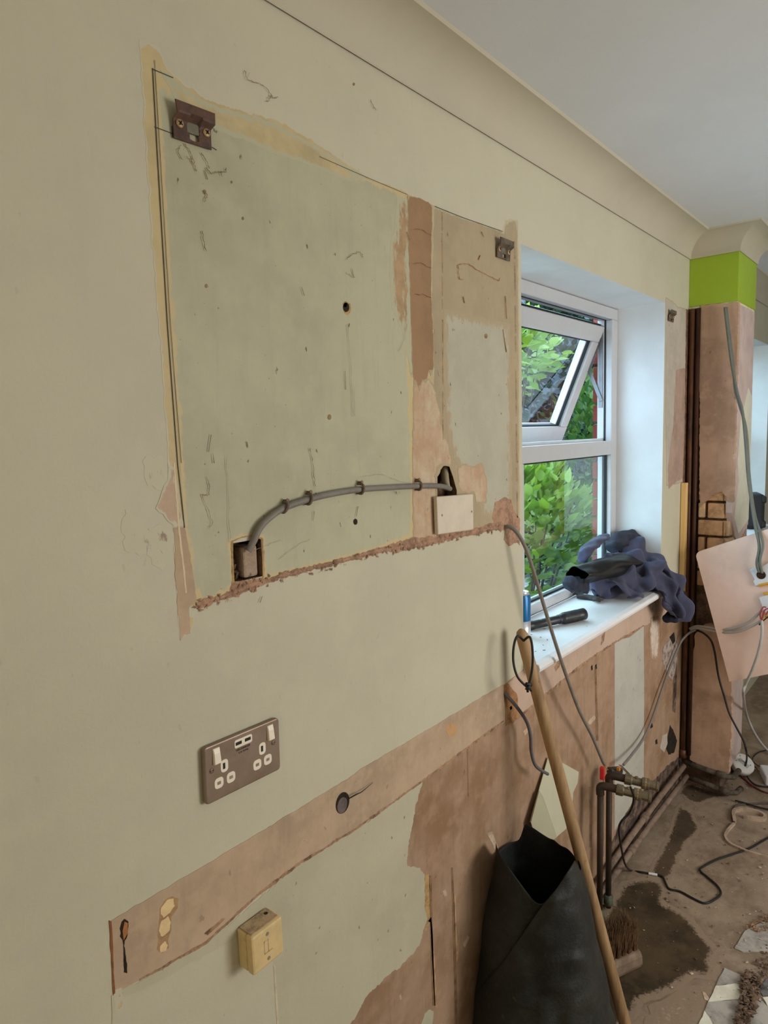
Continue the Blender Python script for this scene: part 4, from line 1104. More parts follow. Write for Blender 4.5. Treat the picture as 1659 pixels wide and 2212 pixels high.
# --- two stub pipes with stop valves
va = W(1297, 1700, -0.060); vb = W(1316, 1690, -0.056)
sv = thing('water_supply_stub', 'pair of dark copper supply pipes rising from the floor to valves below the window', 'pipework', (va.x, va.y, 0))
for (p, zt, ph_) in ((va, va.z+0.006, 0), (vb, vb.z+0.025, 1)):
    dirv = Vector((0.30, -0.95, -0.10)).normalized()
    mb = MB(); mb.tube([(p.x, p.y, 0.012), (p.x, p.y, zt-0.02)], 0.0094, seg=14); st = mb.build('riser', m_cuold, sv, smooth=True)
    mb = MB(); mb.lathe([(0.0112, 0), (0.0150, 0.004), (0.0150, 0.030), (0.0112, 0.036)], Matrix.Translation((p.x, p.y, 0.02)), 14); mb.build('compression_joint', mat('verdigris', ph(78, 82, 60), 0.8, 0.25, 60, 0.3, 90), st, smooth=True)
    top = Vector((p.x, p.y, zt))
    mb = MB(); mb.tube([(p.x, p.y, zt-0.03), (p.x, p.y, zt-0.008), top+dirv*0.014, top+dirv*0.05], 0.0125, seg=14, smooth=6); mb.build('elbow', m_cuold, sv, smooth=True)
    v0 = top+dirv*0.045
    mb = MB()
    mb.lathe([(0.012, 0.0), (0.0165, 0.002), (0.0165, 0.020), (0.0125, 0.024), (0.0125, 0.050), (0.0175, 0.052), (0.0175, 0.072), (0.0135, 0.074), (0.0135, 0.092), (0.0155, 0.094), (0.0155, 0.100), (0.010, 0.102)], along(v0, dirv), 12)
    vv = mb.build('stop_valve', m_valve, sv); smooth_by_angle(vv, 0.5)
    mb = MB(); mb.lathe([(0.006, 0), (0.006, 0.014), (0.004, 0.016)], along(v0+dirv*0.036, (0, 0, 1), (1, 0, 0)), 10); mb.build('valve_spindle', m_valve, vv)
    mb = MB(); mb.lathe([(0.0165, 0.0), (0.0175, 0.001), (0.0175, 0.004), (0.0165, 0.005)], along(v0+dirv*0.060, dirv), 16); mb.build('union_ring', m_brass, vv)
mb = MB(); mb.box(-0.007, 0.007, -0.010, 0.004, -0.018, 0.022, Matrix.Translation(W(1299, 1671, -0.062)) @ Matrix.Rotation(0.15, 4, 'Z'))
mb.build('red_lever', m_redplastic, sv, bevel=0.003)
mb = MB(); mb.box(-0.024, 0.024, -0.012, 0.012, -0.010, 0.010, Matrix.Translation(W(1328, 1665, -0.062)) @ Matrix.Rotation(-0.5, 4, 'Z') @ Matrix.Rotation(0.15, 4, 'Y'))
mb.build('control_block', mat('black_grimy_plastic', ph(58, 50, 40), 0.6, 0.2, 40), sv, bevel=0.004)
mb = MB(); mb.box(-0.004, 0.004, -0.005, 0.005, -0.005, 0.005, Matrix.Translation(W(1336, 1661, -0.078))); mb.build('orange_tab', mat('orange_tab', ph(210, 120, 40), 0.5, 0.1), sv, bevel=0.001)
a, b = W(1340, 1652, -0.085), W(1368, 1682, -0.105)
mb = MB(); mb.box(-0.0004, 0.0004, -0.007, 0.007, 0, (b-a).length, along(a, b-a, (0, 1, 0))); mb.build('tag', m_white_dirty, sv)
mb = MB(); rg = random.Random(7)
for k in range(14):
    p = W(1307, 1655, -0.055)
    mb.tube([p, p+Vector((rg.uniform(-0.012, 0.016), rg.uniform(-0.012, 0.004), rg.uniform(-0.012, 0.012)))], 0.0006, seg=4)
mb.build('frayed_ends', mat('straw_frays', ph(176, 142, 92), 0.9, 0.2), sv)

# ================================================================== WOODEN POLE
m_pole = mat('worn_broom_wood', ph(142, 112, 72), 0.6, 0.10, 12, 0.1, 60, stretch=(2, 2, 0.25), col2=ph(112, 86, 54), specks=0.35)
pt = W(1125, 1362, -0.042); pb = Vector((1.572, -0.282, 0.0))
pole = thing('wooden_pole', 'long round wooden pole leaning against the wall in front of the window sill', 'pole', pb)
d = (pt-pb).normalized(); Lp = (pt-pb).length
mb = MB(); mb.lathe([(0.012, 0.0), (0.0152, 0.004), (0.0152, Lp*0.5), (0.0156, Lp-0.03), (0.0150, Lp-0.012), (0.0112, Lp-0.002), (0.004, Lp+0.004)], along(pb, d), 24)
mb.build('shaft', m_pole, pole, smooth=True)
lp = [W(1131, 1384, -0.068), W(1144, 1376, -0.085), W(1150, 1400, -0.092), W(1150, 1440, -0.092), W(1143, 1476, -0.088), W(1136, 1490, -0.084)]
lq = [W(1131, 1384, -0.068), W(1118, 1374, -0.062), W(1110, 1395, -0.058), W(1109, 1430, -0.060), W(1118, 1462, -0.070), W(1136, 1482, -0.084)]
mb = MB(); mb.tube(lp, 0.0030, seg=8, smooth=8); mb.tube(lq, 0.0030, seg=8, smooth=8)
lo = mb.build('hanging_loop', m_dark, pole, smooth=True); lo['label'] = 'black cord loop through the top of the pole'
mb = MB(); kp = W(1139, 1481, -0.085)
mb.tube([kp+Vector((-0.006, 0, 0.006)), kp+Vector((0.006, -0.006, 0.002)), kp+Vector((0.005, 0.003, -0.006)), kp+Vector((-0.005, -0.005, -0.004)), kp+Vector((0.004, -0.004, 0.005))], 0.0042, seg=8, smooth=5)
for q in ((1140, 1495), (1147, 1492)): mb.tube([kp, W(*q, -0.086)], 0.0030, seg=8)
mb.build('knot', m_dark, lo, smooth=True)

# ================================================================== BROOM HEAD
bh_ = thing('broom_head', 'worn wooden broom head lying bristles up on the damp floor behind the pole', 'broom', (1.72, -0.172, 0))
dx = Vector((0.905, -0.425, 0)).normalized(); nx = Vector((0.425, 0.905, 0)).normalized()
def bpt(a, n_, z): return Vector((1.842, -0.222, 0))-dx*a+nx*n_+Vector((0, 0, z))
mb = MB()
sec = [(-0.002, 0.0), (-0.006, 0.012), (-0.004, 0.034), (0.004, 0.046), (0.040, 0.052), (0.050, 0.044), (0.053, 0.02), (0.048, 0.0)]
vs = []; ns = len(sec)
for a in (0.0, 0.004, 0.012, 0.17, 0.298, 0.30):
    k = 0.72 if a in (0.0, 0.30) else (0.94 if a == 0.004 else 1.0)
    vs += [bpt(a, 0.024+(n_-0.024)*k, z*k) for n_, z in sec]
fs = [(i*ns+j, i*ns+(j+1) % ns, (i+1)*ns+(j+1) % ns, (i+1)*ns+j) for i in range(5) for j in range(ns)]+[tuple(range(ns)), tuple(range(5*ns, 6*ns))]
mb.add(vs, fs)
mb.build('block', mat('grey_worn_wood', ph(96, 78, 56), 0.75, 0.16, 20, 0.3, 60, col2=ph(120, 100, 76)), bh_, bevel=0.003)
rg = random.Random(11)
for tuft in range(26):
    row = tuft % 2; ia = tuft//2
    a0 = 0.018+ia*0.0215; n0 = 0.014+row*0.02
    mb = MB()
    for k in range(70):
        aa = a0+rg.uniform(-0.007, 0.007); nn = n0+rg.uniform(-0.006, 0.006)
        ln = rg.uniform(0.070, 0.095)
        lean = nn*0.9-0.012
        tip = bpt(aa+rg.uniform(-0.012, 0.012), nn+lean+rg.uniform(-0.012, 0.022), 0.048+ln)
        base = bpt(aa, nn, 0.048)
        midp = (base+tip)/2+Vector((rg.uniform(-0.003, 0.003), rg.uniform(-0.003, 0.003), 0))
        mb.tube([base, midp, tip], [0.0009, 0.0008, 0.0005], seg=3, cap=False)
    o = mb.build('bristle_tuft', mat('brown_bristle', ph(90, 66, 40), 0.6, 0.25, 60, col2=ph(66, 46, 26)), bh_)

# ================================================================== RUBBLE SACK
m_sack = mat('black_woven_sack', (0.011, 0.0125, 0.0125), 0.58, 0.3, 9, 0.45, 120, col2=(0.026, 0.028, 0.024), spec=0.4, specks=0.2, speck_col=(0.10, 0.095, 0.085))  # lighter second colour puts the fabric's sheen into the mottling
SCX, SCY = 1.43, -0.155
vdir = Vector((SCX, SCY+0.83, 0)).normalized()            # away from the camera
sdir = Vector((vdir.y, -vdir.x, 0))                        # to the right
def splane(px, py):                                        # sack's middle plane
    r_ = ray(px, py); n_ = vdir
    t = (Vector((SCX, SCY, 0))-CAM).dot(n_)/r_.dot(n_)
    p = CAM+r_*t
    return (p-Vector((SCX, SCY, 0))).dot(sdir), p.z
rows = [(2330, 1008, 1318), (2260, 1000, 1334), (2190, 1003, 1326), (2110, 1020, 1308), (2040, 1036, 1292), (1960, 1050, 1276), (1890, 1064, 1258), (1840, 1074, 1243)]
secs = []
for py, l, r in rows:
    (sl, z1), (sr, z2) = splane(l, py), splane(r, py)
    secs.append(((sl+sr)/2, (sr-sl)/2, (z1+z2)/2))
z0 = secs[0][2]
secs = [(c_, w_, max(0.004, z)) for c_, w_, z in secs]
NS = 72
def sack_pt(c_, w_, z, a, depth, wob=1.0):
    ca, sa = math.cos(a), math.sin(a)
    e = 0.78
    u = c_+w_*math.copysign(abs(ca)**e, ca)
    v = depth*math.copysign(abs(sa)**e, sa)
    k = 0.009*wob*(noise.noise(Vector((u*9, v*9, z*7)))+0.5*noise.noise(Vector((u*20+z*14, v*20, z*12))))
    p = Vector((SCX, SCY, 0))+sdir*u+vdir*v
    p += (sdir*ca+vdir*sa)*k
    p.y = min(p.y, -0.010)
    p.z = z
    return p
ztop = secs[-1][2]
def sec_at(z):
    c_, w_ = secs[-1][0], secs[-1][1]
    if z < secs[0][2]: return secs[0][0], secs[0][1]
    for s0, s1 in zip(secs[:-1], secs[1:]):
        if s0[2] <= z <= s1[2]:
            t = (z-s0[2])/(s1[2]-s0[2]+1e-9); c_ = s0[0]+(s1[0]-s0[0])*t; w_ = s0[1]+(s1[1]-s0[1])*t
    return c_, w_
def sdepth(z): return 0.150-0.045*min(1, max(0, z/ztop))
def mouth(px, py, side):
    """where the sight line meets the front (-1) or back (+1) of the sack: sideways place and height"""
    d_ = 0.0
    for it in range(6):
        r_ = ray(px, py); o_ = Vector((SCX, SCY, 0))+vdir*d_
        t = (o_-CAM).dot(vdir)/r_.dot(vdir); p_ = CAM+r_*t
        u = (p_-Vector((SCX, SCY, 0))).dot(sdir); c_, w_ = sec_at(p_.z)
        q = min(0.999, abs((u-c_)/w_))
        d_ = side*sdepth(p_.z)*math.sqrt(max(0, 1-q**2.6))
    return (u-c_)/w_, p_.z
front_k = sorted(mouth(*q, -1) for q in ((1076, 1832), (1098, 1864), (1120, 1897), (1142, 1930), (1165, 1962), (1185, 1938), (1205, 1914), (1225, 1886), (1242, 1860)))
back_k = sorted(mouth(*q, 1) for q in ((1078, 1832), (1088, 1824), (1106, 1819), (1122, 1814), (1127, 1800), (1129, 1776), (1136, 1776), (1160, 1790), (1190, 1810), (1200, 1812), (1208, 1826), (1226, 1836), (1240, 1856)))
def interp(keys, x):
    if x <= keys[0][0]: return keys[0][1]
    for (a0, v0), (a1, v1) in zip(keys[:-1], keys[1:]):
        if x <= a1: return v0+(v1-v0)*(x-a0)/(a1-a0+1e-9)
    return keys[-1][1]
def rim(a):
    ca, sa = math.cos(a), math.sin(a)
    q = math.copysign(abs(ca)**0.78, ca)
    zf, zb = interp(front_k, q), interp(back_k, q)
    k = min(1, max(0, 0.5+sa*6))
    return zf+(zb-zf)*k-ztop
mb = MB(); vs = []; fs = []
NR = 30
for i in range(NR+1):
    for k in range(NS):
        a = 2*math.pi*k/NS
        zt = ztop+rim(a)
        z = secs[0][2]+(zt-secs[0][2])*(i/NR)
        # section at that height
        c_, w_ = secs[-1][0], secs[-1][1]
        for s0, s1 in zip(secs[:-1], secs[1:]):
            if s0[2] <= z <= s1[2]:
                t = (z-s0[2])/(s1[2]-s0[2]+1e-9); c_ = s0[0]+(s1[0]-s0[0])*t; w_ = s0[1]+(s1[1]-s0[1])*t
        depth = sdepth(z)
        if z < 0.03: w_ *= 0.95; depth *= 0.95
        vs.append(sack_pt(c_, w_, z, a, depth))
for i in range(NR):
    for k in range(NS): fs.append((i*NS+k, i*NS+(k+1) % NS, (i+1)*NS+(k+1) % NS, (i+1)*NS+k))
fs.append(tuple(range(NS-1, -1, -1)))
mb.add(vs, fs)
sack = thing('rubble_sack', 'black woven rubble sack standing open against the wall', 'sack', (SCX, SCY, 0))
so = mb.build('sack_body', m_sack, sack, smooth=True)
sd = so.modifiers.new('cloth', 'SOLIDIFY'); sd.thickness = 0.0025; sd.offset = 0
ss = so.modifiers.new('sub', 'SUBSURF'); ss.levels = 1; ss.render_levels = 1
# overlapping front flap: its free edge runs from the right rim down to the left foot
mb = MB(); vs = []; fs = []
e_px = [(1242, 1858), (1205, 1915), (1165, 1965), (1120, 2030), (1080, 2085), (1040, 2130), (1008, 2168)]
o_px = [(1250, 1880), (1268, 1920), (1278, 1980), (1290, 2050), (1304, 2110), (1316, 2160), (1330, 2200)]
b_px = [(1340, 2330)]
def sfront(px, py, lift):
    u, z = splane(px, py)
    c_, w_ = secs[-1][0], secs[-1][1]
    for s0, s1 in zip(secs[:-1], secs[1:]):
        if s0[2] <= z <= s1[2]:
            t = (z-s0[2])/(s1[2]-s0[2]+1e-9); c_ = s0[0]+(s1[0]-s0[0])*t; w_ = s0[1]+(s1[1]-s0[1])*t
    q = max(-0.999, min(0.999, (u-c_)/w_))
    dep = sdepth(z)*math.sqrt(max(0.0, 1-abs(q)**2.6))
    p = Vector((SCX, SCY, 0))+sdir*u-vdir*(dep+lift)
    p.z = max(0.003, z)
    # keep the point on its sight line at the pulled-forward depth
    r_ = ray(px, py); t = (p-CAM).dot(vdir)/r_.dot(vdir)
    pp = CAM+r_*t
    if pp.z < 0.003: pp.z = 0.003
    pp.y = min(pp.y, -0.012)
    return pp
ncol = 26
for (e, o_) in zip(smooth_path([Vector((*q, 0)) for q in e_px], 9), smooth_path([Vector((*q, 0)) for q in o_px], 9)):
    for j in range(ncol+1):
        t = j/ncol
        px = e.x+(o_.x-e.x)*t; py = e.y+(o_.y-e.y)*t
        lift = 0.012+0.008*math.sin(math.pi*t)+0.006*noise.noise(Vector((px*0.02, py*0.02, 1)))+0.007*noise.noise(Vector((px*0.030+py*0.012, py*0.022, 4)))-0.007*abs(noise.noise(Vector((px*0.012+py*0.022, py*0.010-px*0.008, 7))))
        if t > 0.85: lift *= (1-t)/0.15*0.8+0.2
        vs.append(sfront(px, py, lift))
nrow = len(vs)//(ncol+1)
for i in range(nrow-1):
    for j in range(ncol): fs.append((i*(ncol+1)+j, i*(ncol+1)+j+1, (i+1)*(ncol+1)+j+1, (i+1)*(ncol+1)+j))
# down to the floor
base = (nrow-1)*(ncol+1); k0 = len(vs)
for r_i in range(1, 9):
    for j in range(ncol+1):
        p = Vector(vs[base+j]); q = Vector((p.x, p.y, 0.004))
        bulge = -vdir*(0.02*math.sin(math.pi*r_i/8))
        pp = p.lerp(q, r_i/8)+bulge; pp.y = min(pp.y, -0.012)
        vs.append(pp)
for r_i in range(8):
    for j in range(ncol):
        a0 = (base if r_i == 0 else k0+(r_i-1)*(ncol+1))+j; b0 = k0+r_i*(ncol+1)+j
        fs.append((a0, a0+1, b0+1, b0))
mb.add(vs, fs)
fo = mb.build('front_flap', m_sack, sack, smooth=True)
sd = fo.modifiers.new('cloth', 'SOLIDIFY'); sd.thickness = 0.003; sd.offset = 0
ss = fo.modifiers.new('sub', 'SUBSURF'); ss.levels = 1; ss.render_levels = 1
fo['label'] = 'folded front flap of the sack'

# --- folded pale card behind the sack
m_card = mat('pale_card', ph(160, 152, 118), 0.7, 0.03, 6)
cd = thing('folded_card', 'pale folded sheet of card leaning on the wall behind the black sack', 'card', W(1195, 1790, -0.02))
def card_piece(name, pix, ys, m):
    mb = MB(); vs = []
    for d_ in (0.0, 0.0016): vs += [W(px, py, y)+Vector((0, -d_, 0)) for (px, py), y in zip(pix, ys)]
    n = len(pix)
    mb.add(vs, [tuple(range(n)), tuple(range(2*n-1, n-1, -1))]+[(i, (i+1) % n, (i+1) % n+n, i+n) for i in range(n)])
    o = mb.build(name, m, cd); return o
card_piece('sheet', [(1183, 1636), (1215, 1648), (1249, 1667), (1247, 1690), (1237, 1712), (1236, 1728), (1222, 1790), (1196, 1812), (1144, 1776)], [-0.006, -0.006, -0.007, -0.008, -0.010, -0.011, -0.016, -0.018, -0.016], m_card)
card_piece('fold', [(1164, 1708), (1172, 1720), (1202, 1808), (1192, 1815), (1150, 1790), (1146, 1776)], [-0.016, -0.018, -0.024, -0.025, -0.024, -0.020], mat('pale_card_shaded_fold', ph(146, 138, 104), 0.7, 0.03, 6))  # same card in a darker tone, the fold's shade put into its colour

# ================================================================== ON THE SILL
ZS_ = 0.957
def lying(p0, p1, prof, seg=24):
    """profile (radius, distance) laid from p0 to p1"""
    mb = MB(); mb.lathe(prof, along(p0, Vector(p1)-Vector(p0)), seg); return mb
# torch
r_t = 0.018
q0 = F(1262, 1326, ZS_+r_t-0.002); q1 = F(1136, 1352, ZS_+r_t-0.004)
q0 = Vector((q0.x, q0.y, ZS_+r_t-0.002)); q1 = Vector((q1.x, q1.y, ZS_+0.0115))
tl = (q1-q0).length
torch = thing('torch', 'black ribbed torch lying on the white window sill', 'torch', (q0+q1)/2)
m_tb = mat('black_anodised', (0.016, 0.017, 0.02), 0.38, 0.15, 30, spec=0.5)
lying(q0, q1, [(0.015, 0), (0.0185, 0.002), (0.0185, 0.022), (0.0178, 0.024), (0.0178, 0.085), (0.0165, 0.092), (0.0135, 0.096), (0.0128, tl-0.03), (0.0138, tl-0.028), (0.0138, tl-0.004), (0.011, tl)]).build('barrel', m_tb, torch, smooth=True)
axis_ = (q1-q0).normalized()
for k in range(14):
    lying(q0+axis_*(0.030+k*0.004), q0+axis_*(0.031+k*0.004), [(0.0177, 0), (0.0187, 0.0006), (0.0187, 0.0014), (0.0177, 0.002)], 20).build('grip_ridge', mat('grey_grip', (0.06, 0.06, 0.062), 0.6, 0.2, 60), torch)
lying(q0+axis_*0.10, q0+axis_*0.104, [(0.0130, 0), (0.0146, 0.001), (0.0146, 0.006), (0.0130, 0.007)], 20).build('collar', m_tb, torch)
bm_ = MB(); mm_ = along(q0+axis_*(tl*0.78), axis_)
bm_.lathe([(0.004, 0), (0.004, 0.0016), (0, 0.002)], Matrix.Translation(q0+axis_*(tl*0.78)+Vector((0, -0.004, 0.0124))), 10); bm_.build('switch_button', m_steel, torch)
# drink can
cp = F(1129, 1352, ZS_)
can = thing('drink_can', 'slim blue and silver drink can on the sill half hidden by the wall edge', 'can', (1.772, 0.098, ZS_-0.002))
can_c = Vector((1.772, 0.098, ZS_-0.002))
pc = W(1130, 1340, 0.10)
can_c = Vector((pc.x-0.010, 0.10, ZS_-0.002)); can.location = can_c
rc = 0.0265
Mc = Matrix.Translation(can_c)
m_blue = mat('blue_can_print', lin(20, 105, 160), 0.3, 0.03, 10, metal=0.3, spec=0.5)
m_silver = mat('silver_can', (0.72, 0.74, 0.78), 0.28, 0.03, 10, metal=0.6)
mb = MB(); mb.lathe([(0.020, 0.0), (rc-0.001, 0.004), (rc, 0.010), (rc, 0.050)], Mc, 32); mb.build('silver_lower_band', m_silver, can, smooth=True)
mb = MB(); mb.lathe([(rc, 0.0502), (rc, 0.118), (rc-0.003, 0.126)], Mc, 32, cap=False); mb.build('blue_band', m_blue, can, smooth=True)
mb = MB(); mb.lathe([(rc-0.003, 0.1262), (rc-0.0055, 0.131), (rc-0.0045, 0.134), (rc-0.0065, 0.1345), (rc-0.0075, 0.130), (0.0, 0.130)], Mc, 32); mb.build('lid', m_silver, can, smooth=True)
mb = MB(); mb.box(-0.004, 0.004, -rc-0.0006, -rc+0.004, 0.066, 0.082, Mc @ Matrix.Rotation(0.9, 4, 'Z')); mb.build('red_print_mark', mat('red_print', lin(190, 50, 80), 0.3, 0.02), can)
mb = MB(); mb.tube([Mc @ Vector((0.0, 0, 0.1325)), Mc @ Vector((0.008, 0.005, 0.1325)), Mc @ Vector((0.013, 0.0, 0.1325)), Mc @ Vector((0.008, -0.005, 0.1325)), Mc @ Vector((0.0, 0, 0.1325))], 0.0012, seg=6, smooth=4); mb.build('pull_tab', m_silver, can)
# small red-tied brush
a_, b_ = F(1208, 1292, ZS_+0.006), F(1240, 1282, ZS_+0.008)
br = thing('small_brush', 'tiny brush with black bristles and red string beside the jacket', 'brush', (a_+b_)/2)
dd = (b_-a_)
mb = MB(); mb.tube([a_, a_+dd*0.35], [0.0048, 0.0040], seg=10); mb.build('bristles', m_dark, br)
mb = MB(); mb.tube([a_+dd*0.35, a_+dd*0.75], 0.0036, seg=10); mb.build('ferrule', mat('red_string', lin(190, 45, 48), 0.7, 0.1), br)
mb = MB(); mb.tube([a_+dd*0.70, a_+dd*1.15], [0.0046, 0.0052], seg=10); mb.build('handle', mat('tan_handle', lin(150, 115, 80), 0.6, 0.1), br)
for k in range(3):
    p = a_+dd*(0.4+0.1*k); mb = MB(); mb.tube([p+Vector((0.004*math.cos(t), 0.002*math.sin(t*2), 0.005*math.sin(t))) for t in (0, 1, 2, 3, 4, 5)], 0.0009, seg=5, smooth=3); mb.build('string_loop', MATS['red_string'], br)
# grey work glove
g0 = F(1255, 1290, ZS_+0.005)
gl = thing('work_glove', 'crumpled grey work glove lying on the sill in front of the jacket', 'glove', g0)
m_glove = mat('grey_knit', lin(78, 74, 72), 0.9, 0.15, 60, 0.4, 200)
mb = MB()
gp = F(1268, 1290, ZS_+0.007); gq = F(1290, 1293, ZS_+0.008)
mb.tube([F(1246, 1289, ZS_+0.008), gp, gq], [0.007, 0.011, 0.010], seg=10, smooth=5, flat=0.65)
for k, (qx, qy) in enumerate(((1292, 1286), (1300, 1290), (1302, 1295), (1297, 1299))):
    mb.tube([F(1282, 1291+k*1.5, ZS_+0.007), F((1282+qx)/2, (1291+qy)/2, ZS_+0.011), F(qx, qy, ZS_+0.005)], [0.006, 0.0055, 0.0042], seg=8, smooth=4)
mb.tube([F(1262, 1288, ZS_+0.009), F(1254, 1283, ZS_+0.012), F(1246, 1284, ZS_+0.007)], [0.006, 0.0055, 0.004], seg=8, smooth=4)
mb.build('glove_body', m_glove, gl, smooth=True)

# ================================================================== JACKETS ON THE SILL
m_fleece = mat('blue_grey_fleece', lin(74, 76, 100), 0.92, 0.08, 12, 0.35, 300, fuzz=0.12)
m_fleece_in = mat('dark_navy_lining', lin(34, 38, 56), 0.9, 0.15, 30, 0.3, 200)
m_shell = mat('black_waterproof', (0.008, 0.010, 0.012), 0.42, 0.2, 20, 0.2, 60, spec=0.4)
m_shell_grey = mat('charcoal_panel', lin(54, 55, 66), 0.85, 0.1, 20, 0.3, 250)
def cloth(name, chains, m, parent, voxel=0.006, wrinkle=0.006, wscale=0.05, smooth=6, seed=0):
    """garment mass: overlapping flattened rolls fused into one skin, then creased"""
    mb = MB()
    for pts, rad, flat in chains:
        P_ = smooth_path(pts, 8); n = len(P_); seg = 28
        T = [(P_[min(i+1, n-1)]-P_[max(i-1, 0)]).normalized() for i in range(n)]
        u = Vector((0, 0, 1)); vs = []
        for i in range(n):
            w_ = T[i].cross(Vector((0, 0, 1))); w_ = w_.normalized() if w_.length > 1e-4 else Vector((1, 0, 0))
            u = w_.cross(T[i]).normalized()
            t = i/(n-1)*(len(rad)-1); j = min(int(t), len(rad)-2); rr = rad[j]+(rad[j+1]-rad[j])*(t-j)
            for k in range(seg):
                a = 2*math.pi*k/seg
                f_ = 1+0.16*math.sin(3*a+7*t+seed)+0.12*math.sin(5*a-11*t+seed*2)*math.sin(6*t+seed)
                vs.append(P_[i]+u*(math.sin(a)*rr*flat*f_)+w_*(math.cos(a)*rr*f_))
        fs = [(i*seg+k, i*seg+(k+1) % seg, (i+1)*seg+(k+1) % seg, (i+1)*seg+k) for i in range(n-1) for k in range(seg)]
        fs += [tuple(range(seg-1, -1, -1)), tuple((n-1)*seg+k for k in range(seg))]
        mb.add(vs, fs)
    o = mb.build(name, m, parent, smooth=True)
    r = o.modifiers.new('fuse', 'REMESH'); r.mode = 'VOXEL'; r.voxel_size = voxel; r.use_smooth_shade = True
    s_ = o.modifiers.new('soft', 'SMOOTH'); s_.iterations = smooth; s_.factor = 0.6
    tx = bpy.data.textures.new(name+'_folds', 'WOOD'); tx.wood_type = 'BANDNOISE'; tx.noise_basis_2 = 'SIN'; tx.noise_scale = wscale; tx.turbulence = 9.0
    d_ = o.modifiers.new('folds', 'DISPLACE'); d_.texture = tx; d_.strength = wrinkle; d_.mid_level = 0.55; d_.texture_coords = 'GLOBAL'
    tx = bpy.data.textures.new(name+'_creases', 'CLOUDS'); tx.noise_scale = wscale*0.6; tx.noise_depth = 2; tx.noise_basis = 'IMPROVED_PERLIN'
    d_ = o.modifiers.new('creases', 'DISPLACE'); d_.texture = tx; d_.strength = wrinkle*1.2; d_.mid_level = 0.5; d_.texture_coords = 'GLOBAL'
    s2 = o.modifiers.new('soft2', 'SMOOTH'); s2.iterations = 2
    return o
def drape(name, m, parent, wave, gx, gy, keep, frames=24, bodies=(), thick=0.004, step=0.011, seed=0):
    """let a slack sheet fall over the sill, the wall edge and the bundle beneath it, and keep the folds it settles into"""
    nx = int((gx[1]-gx[0])/step)+1; ny = int((gy[1]-gy[0])/step)+1
    idx = {}; vs = []; fs = []
    for i in range(nx):
        for j in range(ny):
            x = gx[0]+i*step; y = gy[0]+j*step
            if keep(x, y):
                idx[i, j] = len(vs); vs.append((x, y, wave(x, y)))
    for (i, j) in list(idx):
        q = [(i, j), (i+1, j), (i+1, j+1), (i, j+1)]
        if all(k in idx for k in q): fs.append(tuple(idx[k] for k in q))
    me = bpy.data.meshes.new(name); me.from_pydata(vs, [], fs)
    o = bpy.data.objects.new(name, me); C.objects.link(o)
    cl = o.modifiers.new('cloth', 'CLOTH')
    st = cl.settings
    st.quality = 8; st.mass = 0.25; st.air_damping = 4.0
    st.tension_stiffness = 14; st.compression_stiffness = 10; st.shear_stiffness = 6; st.bending_stiffness = 0.35
    cs = cl.collision_settings
    cs.collision_quality = 4; cs.distance_min = 0.0035; cs.use_self_collision = True; cs.self_distance_min = 0.004; cs.friction = 80; cs.self_friction = 15
    cl.point_cache.frame_start = 1; cl.point_cache.frame_end = frames
    tmp = []
    for b in bodies:
        bo = b.build('tmp_body', m); tmp.append(bo)
        co = bo.modifiers.new('collision', 'COLLISION')
        bo.collision.thickness_outer = 0.003; bo.collision.cloth_friction = 80; bo.collision.damping = 0.6
    f0 = scene.frame_current
    fe = scene.frame_end
    scene.frame_end = max(fe, frames)
    for k in range(1, frames+1): scene.frame_set(k)
    dg = bpy.context.evaluated_depsgraph_get()
    me2 = bpy.data.meshes.new_from_object(o.evaluated_get(dg))
    scene.frame_set(f0); scene.frame_end = fe
    for t in tmp+[o]:
        d = t.data; bpy.data.objects.remove(t); bpy.data.meshes.remove(d)
    me2.name = name
    me2.materials.clear(); me2.materials.append(m)
    me2.polygons.foreach_set('use_smooth', [True]*len(me2.polygons))
    r = bpy.data.objects.new(name, me2); C.objects.link(r)
    r.parent = parent; r.matrix_parent_inverse = parent_matrix(parent).inverted()
    s_ = r.modifiers.new('thickness', 'SOLIDIFY'); s_.thickness = thick; s_.offset = 0
    u_ = r.modifiers.new('sub', 'SUBSURF'); u_.levels = 1; u_.render_levels = 1
    return r
def ball(c_, r_, seg=20):
    b = MB(); b.lathe([(r_[0]*math.sin(math.pi*k/12)+1e-4, -math.cos(math.pi*k/12)) for k in range(13)], Matrix.Translation(c_) @ Matrix.Diagonal((1, r_[1]/r_[0], r_[2], 1)), seg)
    return b
def J(px, py, y): return W(px, py, y)
jk = thing('fleece_jacket', 'blue-grey fleece jacket heaped on the end of the window sill', 'jacket', (2.45, 0.06, ZS_))
lumps = [ball((2.45, 0.075, ZS_+0.035), (0.13, 0.060, 0.050)), ball((2.56, 0.095, ZS_+0.075), (0.070, 0.055, 0.090)), ball((2.34, 0.085, ZS_+0.025), (0.085, 0.050, 0.040)), ball((2.55, 0.0, ZS_+0.018), (0.075, 0.040, 0.034))]
colliders = lumps+[MB().box(1.9, 2.66, -0.047, 0.20, 0.80, ZS_), MB().box(2.653, 3.0, 0.0, 0.25, 0.6, 1.7), MB().box(1.9, 3.0, 0.0, 0.2, 0.4, 0.90), MB().box(1.9, 2.66, 0.176, 0.24, 0.9, 1.8)]
drape('body', m_fleece, jk, lambda x, y: 1.145+0.026*math.sin(x*58+y*26)+0.020*math.sin(y*64-x*20+1.0)+0.05*max(0, min(1, (x-2.45)/0.1)), (2.215, 2.705), (-0.185, 0.168),
      lambda x, y: (x < 2.642 or y < -0.012) and (y > -0.035 or x > 2.475+0.4*max(0, -y-0.10)) and not (x < 2.28 and y < 0.04), bodies=colliders)
for k, b in enumerate(lumps): b.build('bundle', m_fleece, jk, smooth=True)
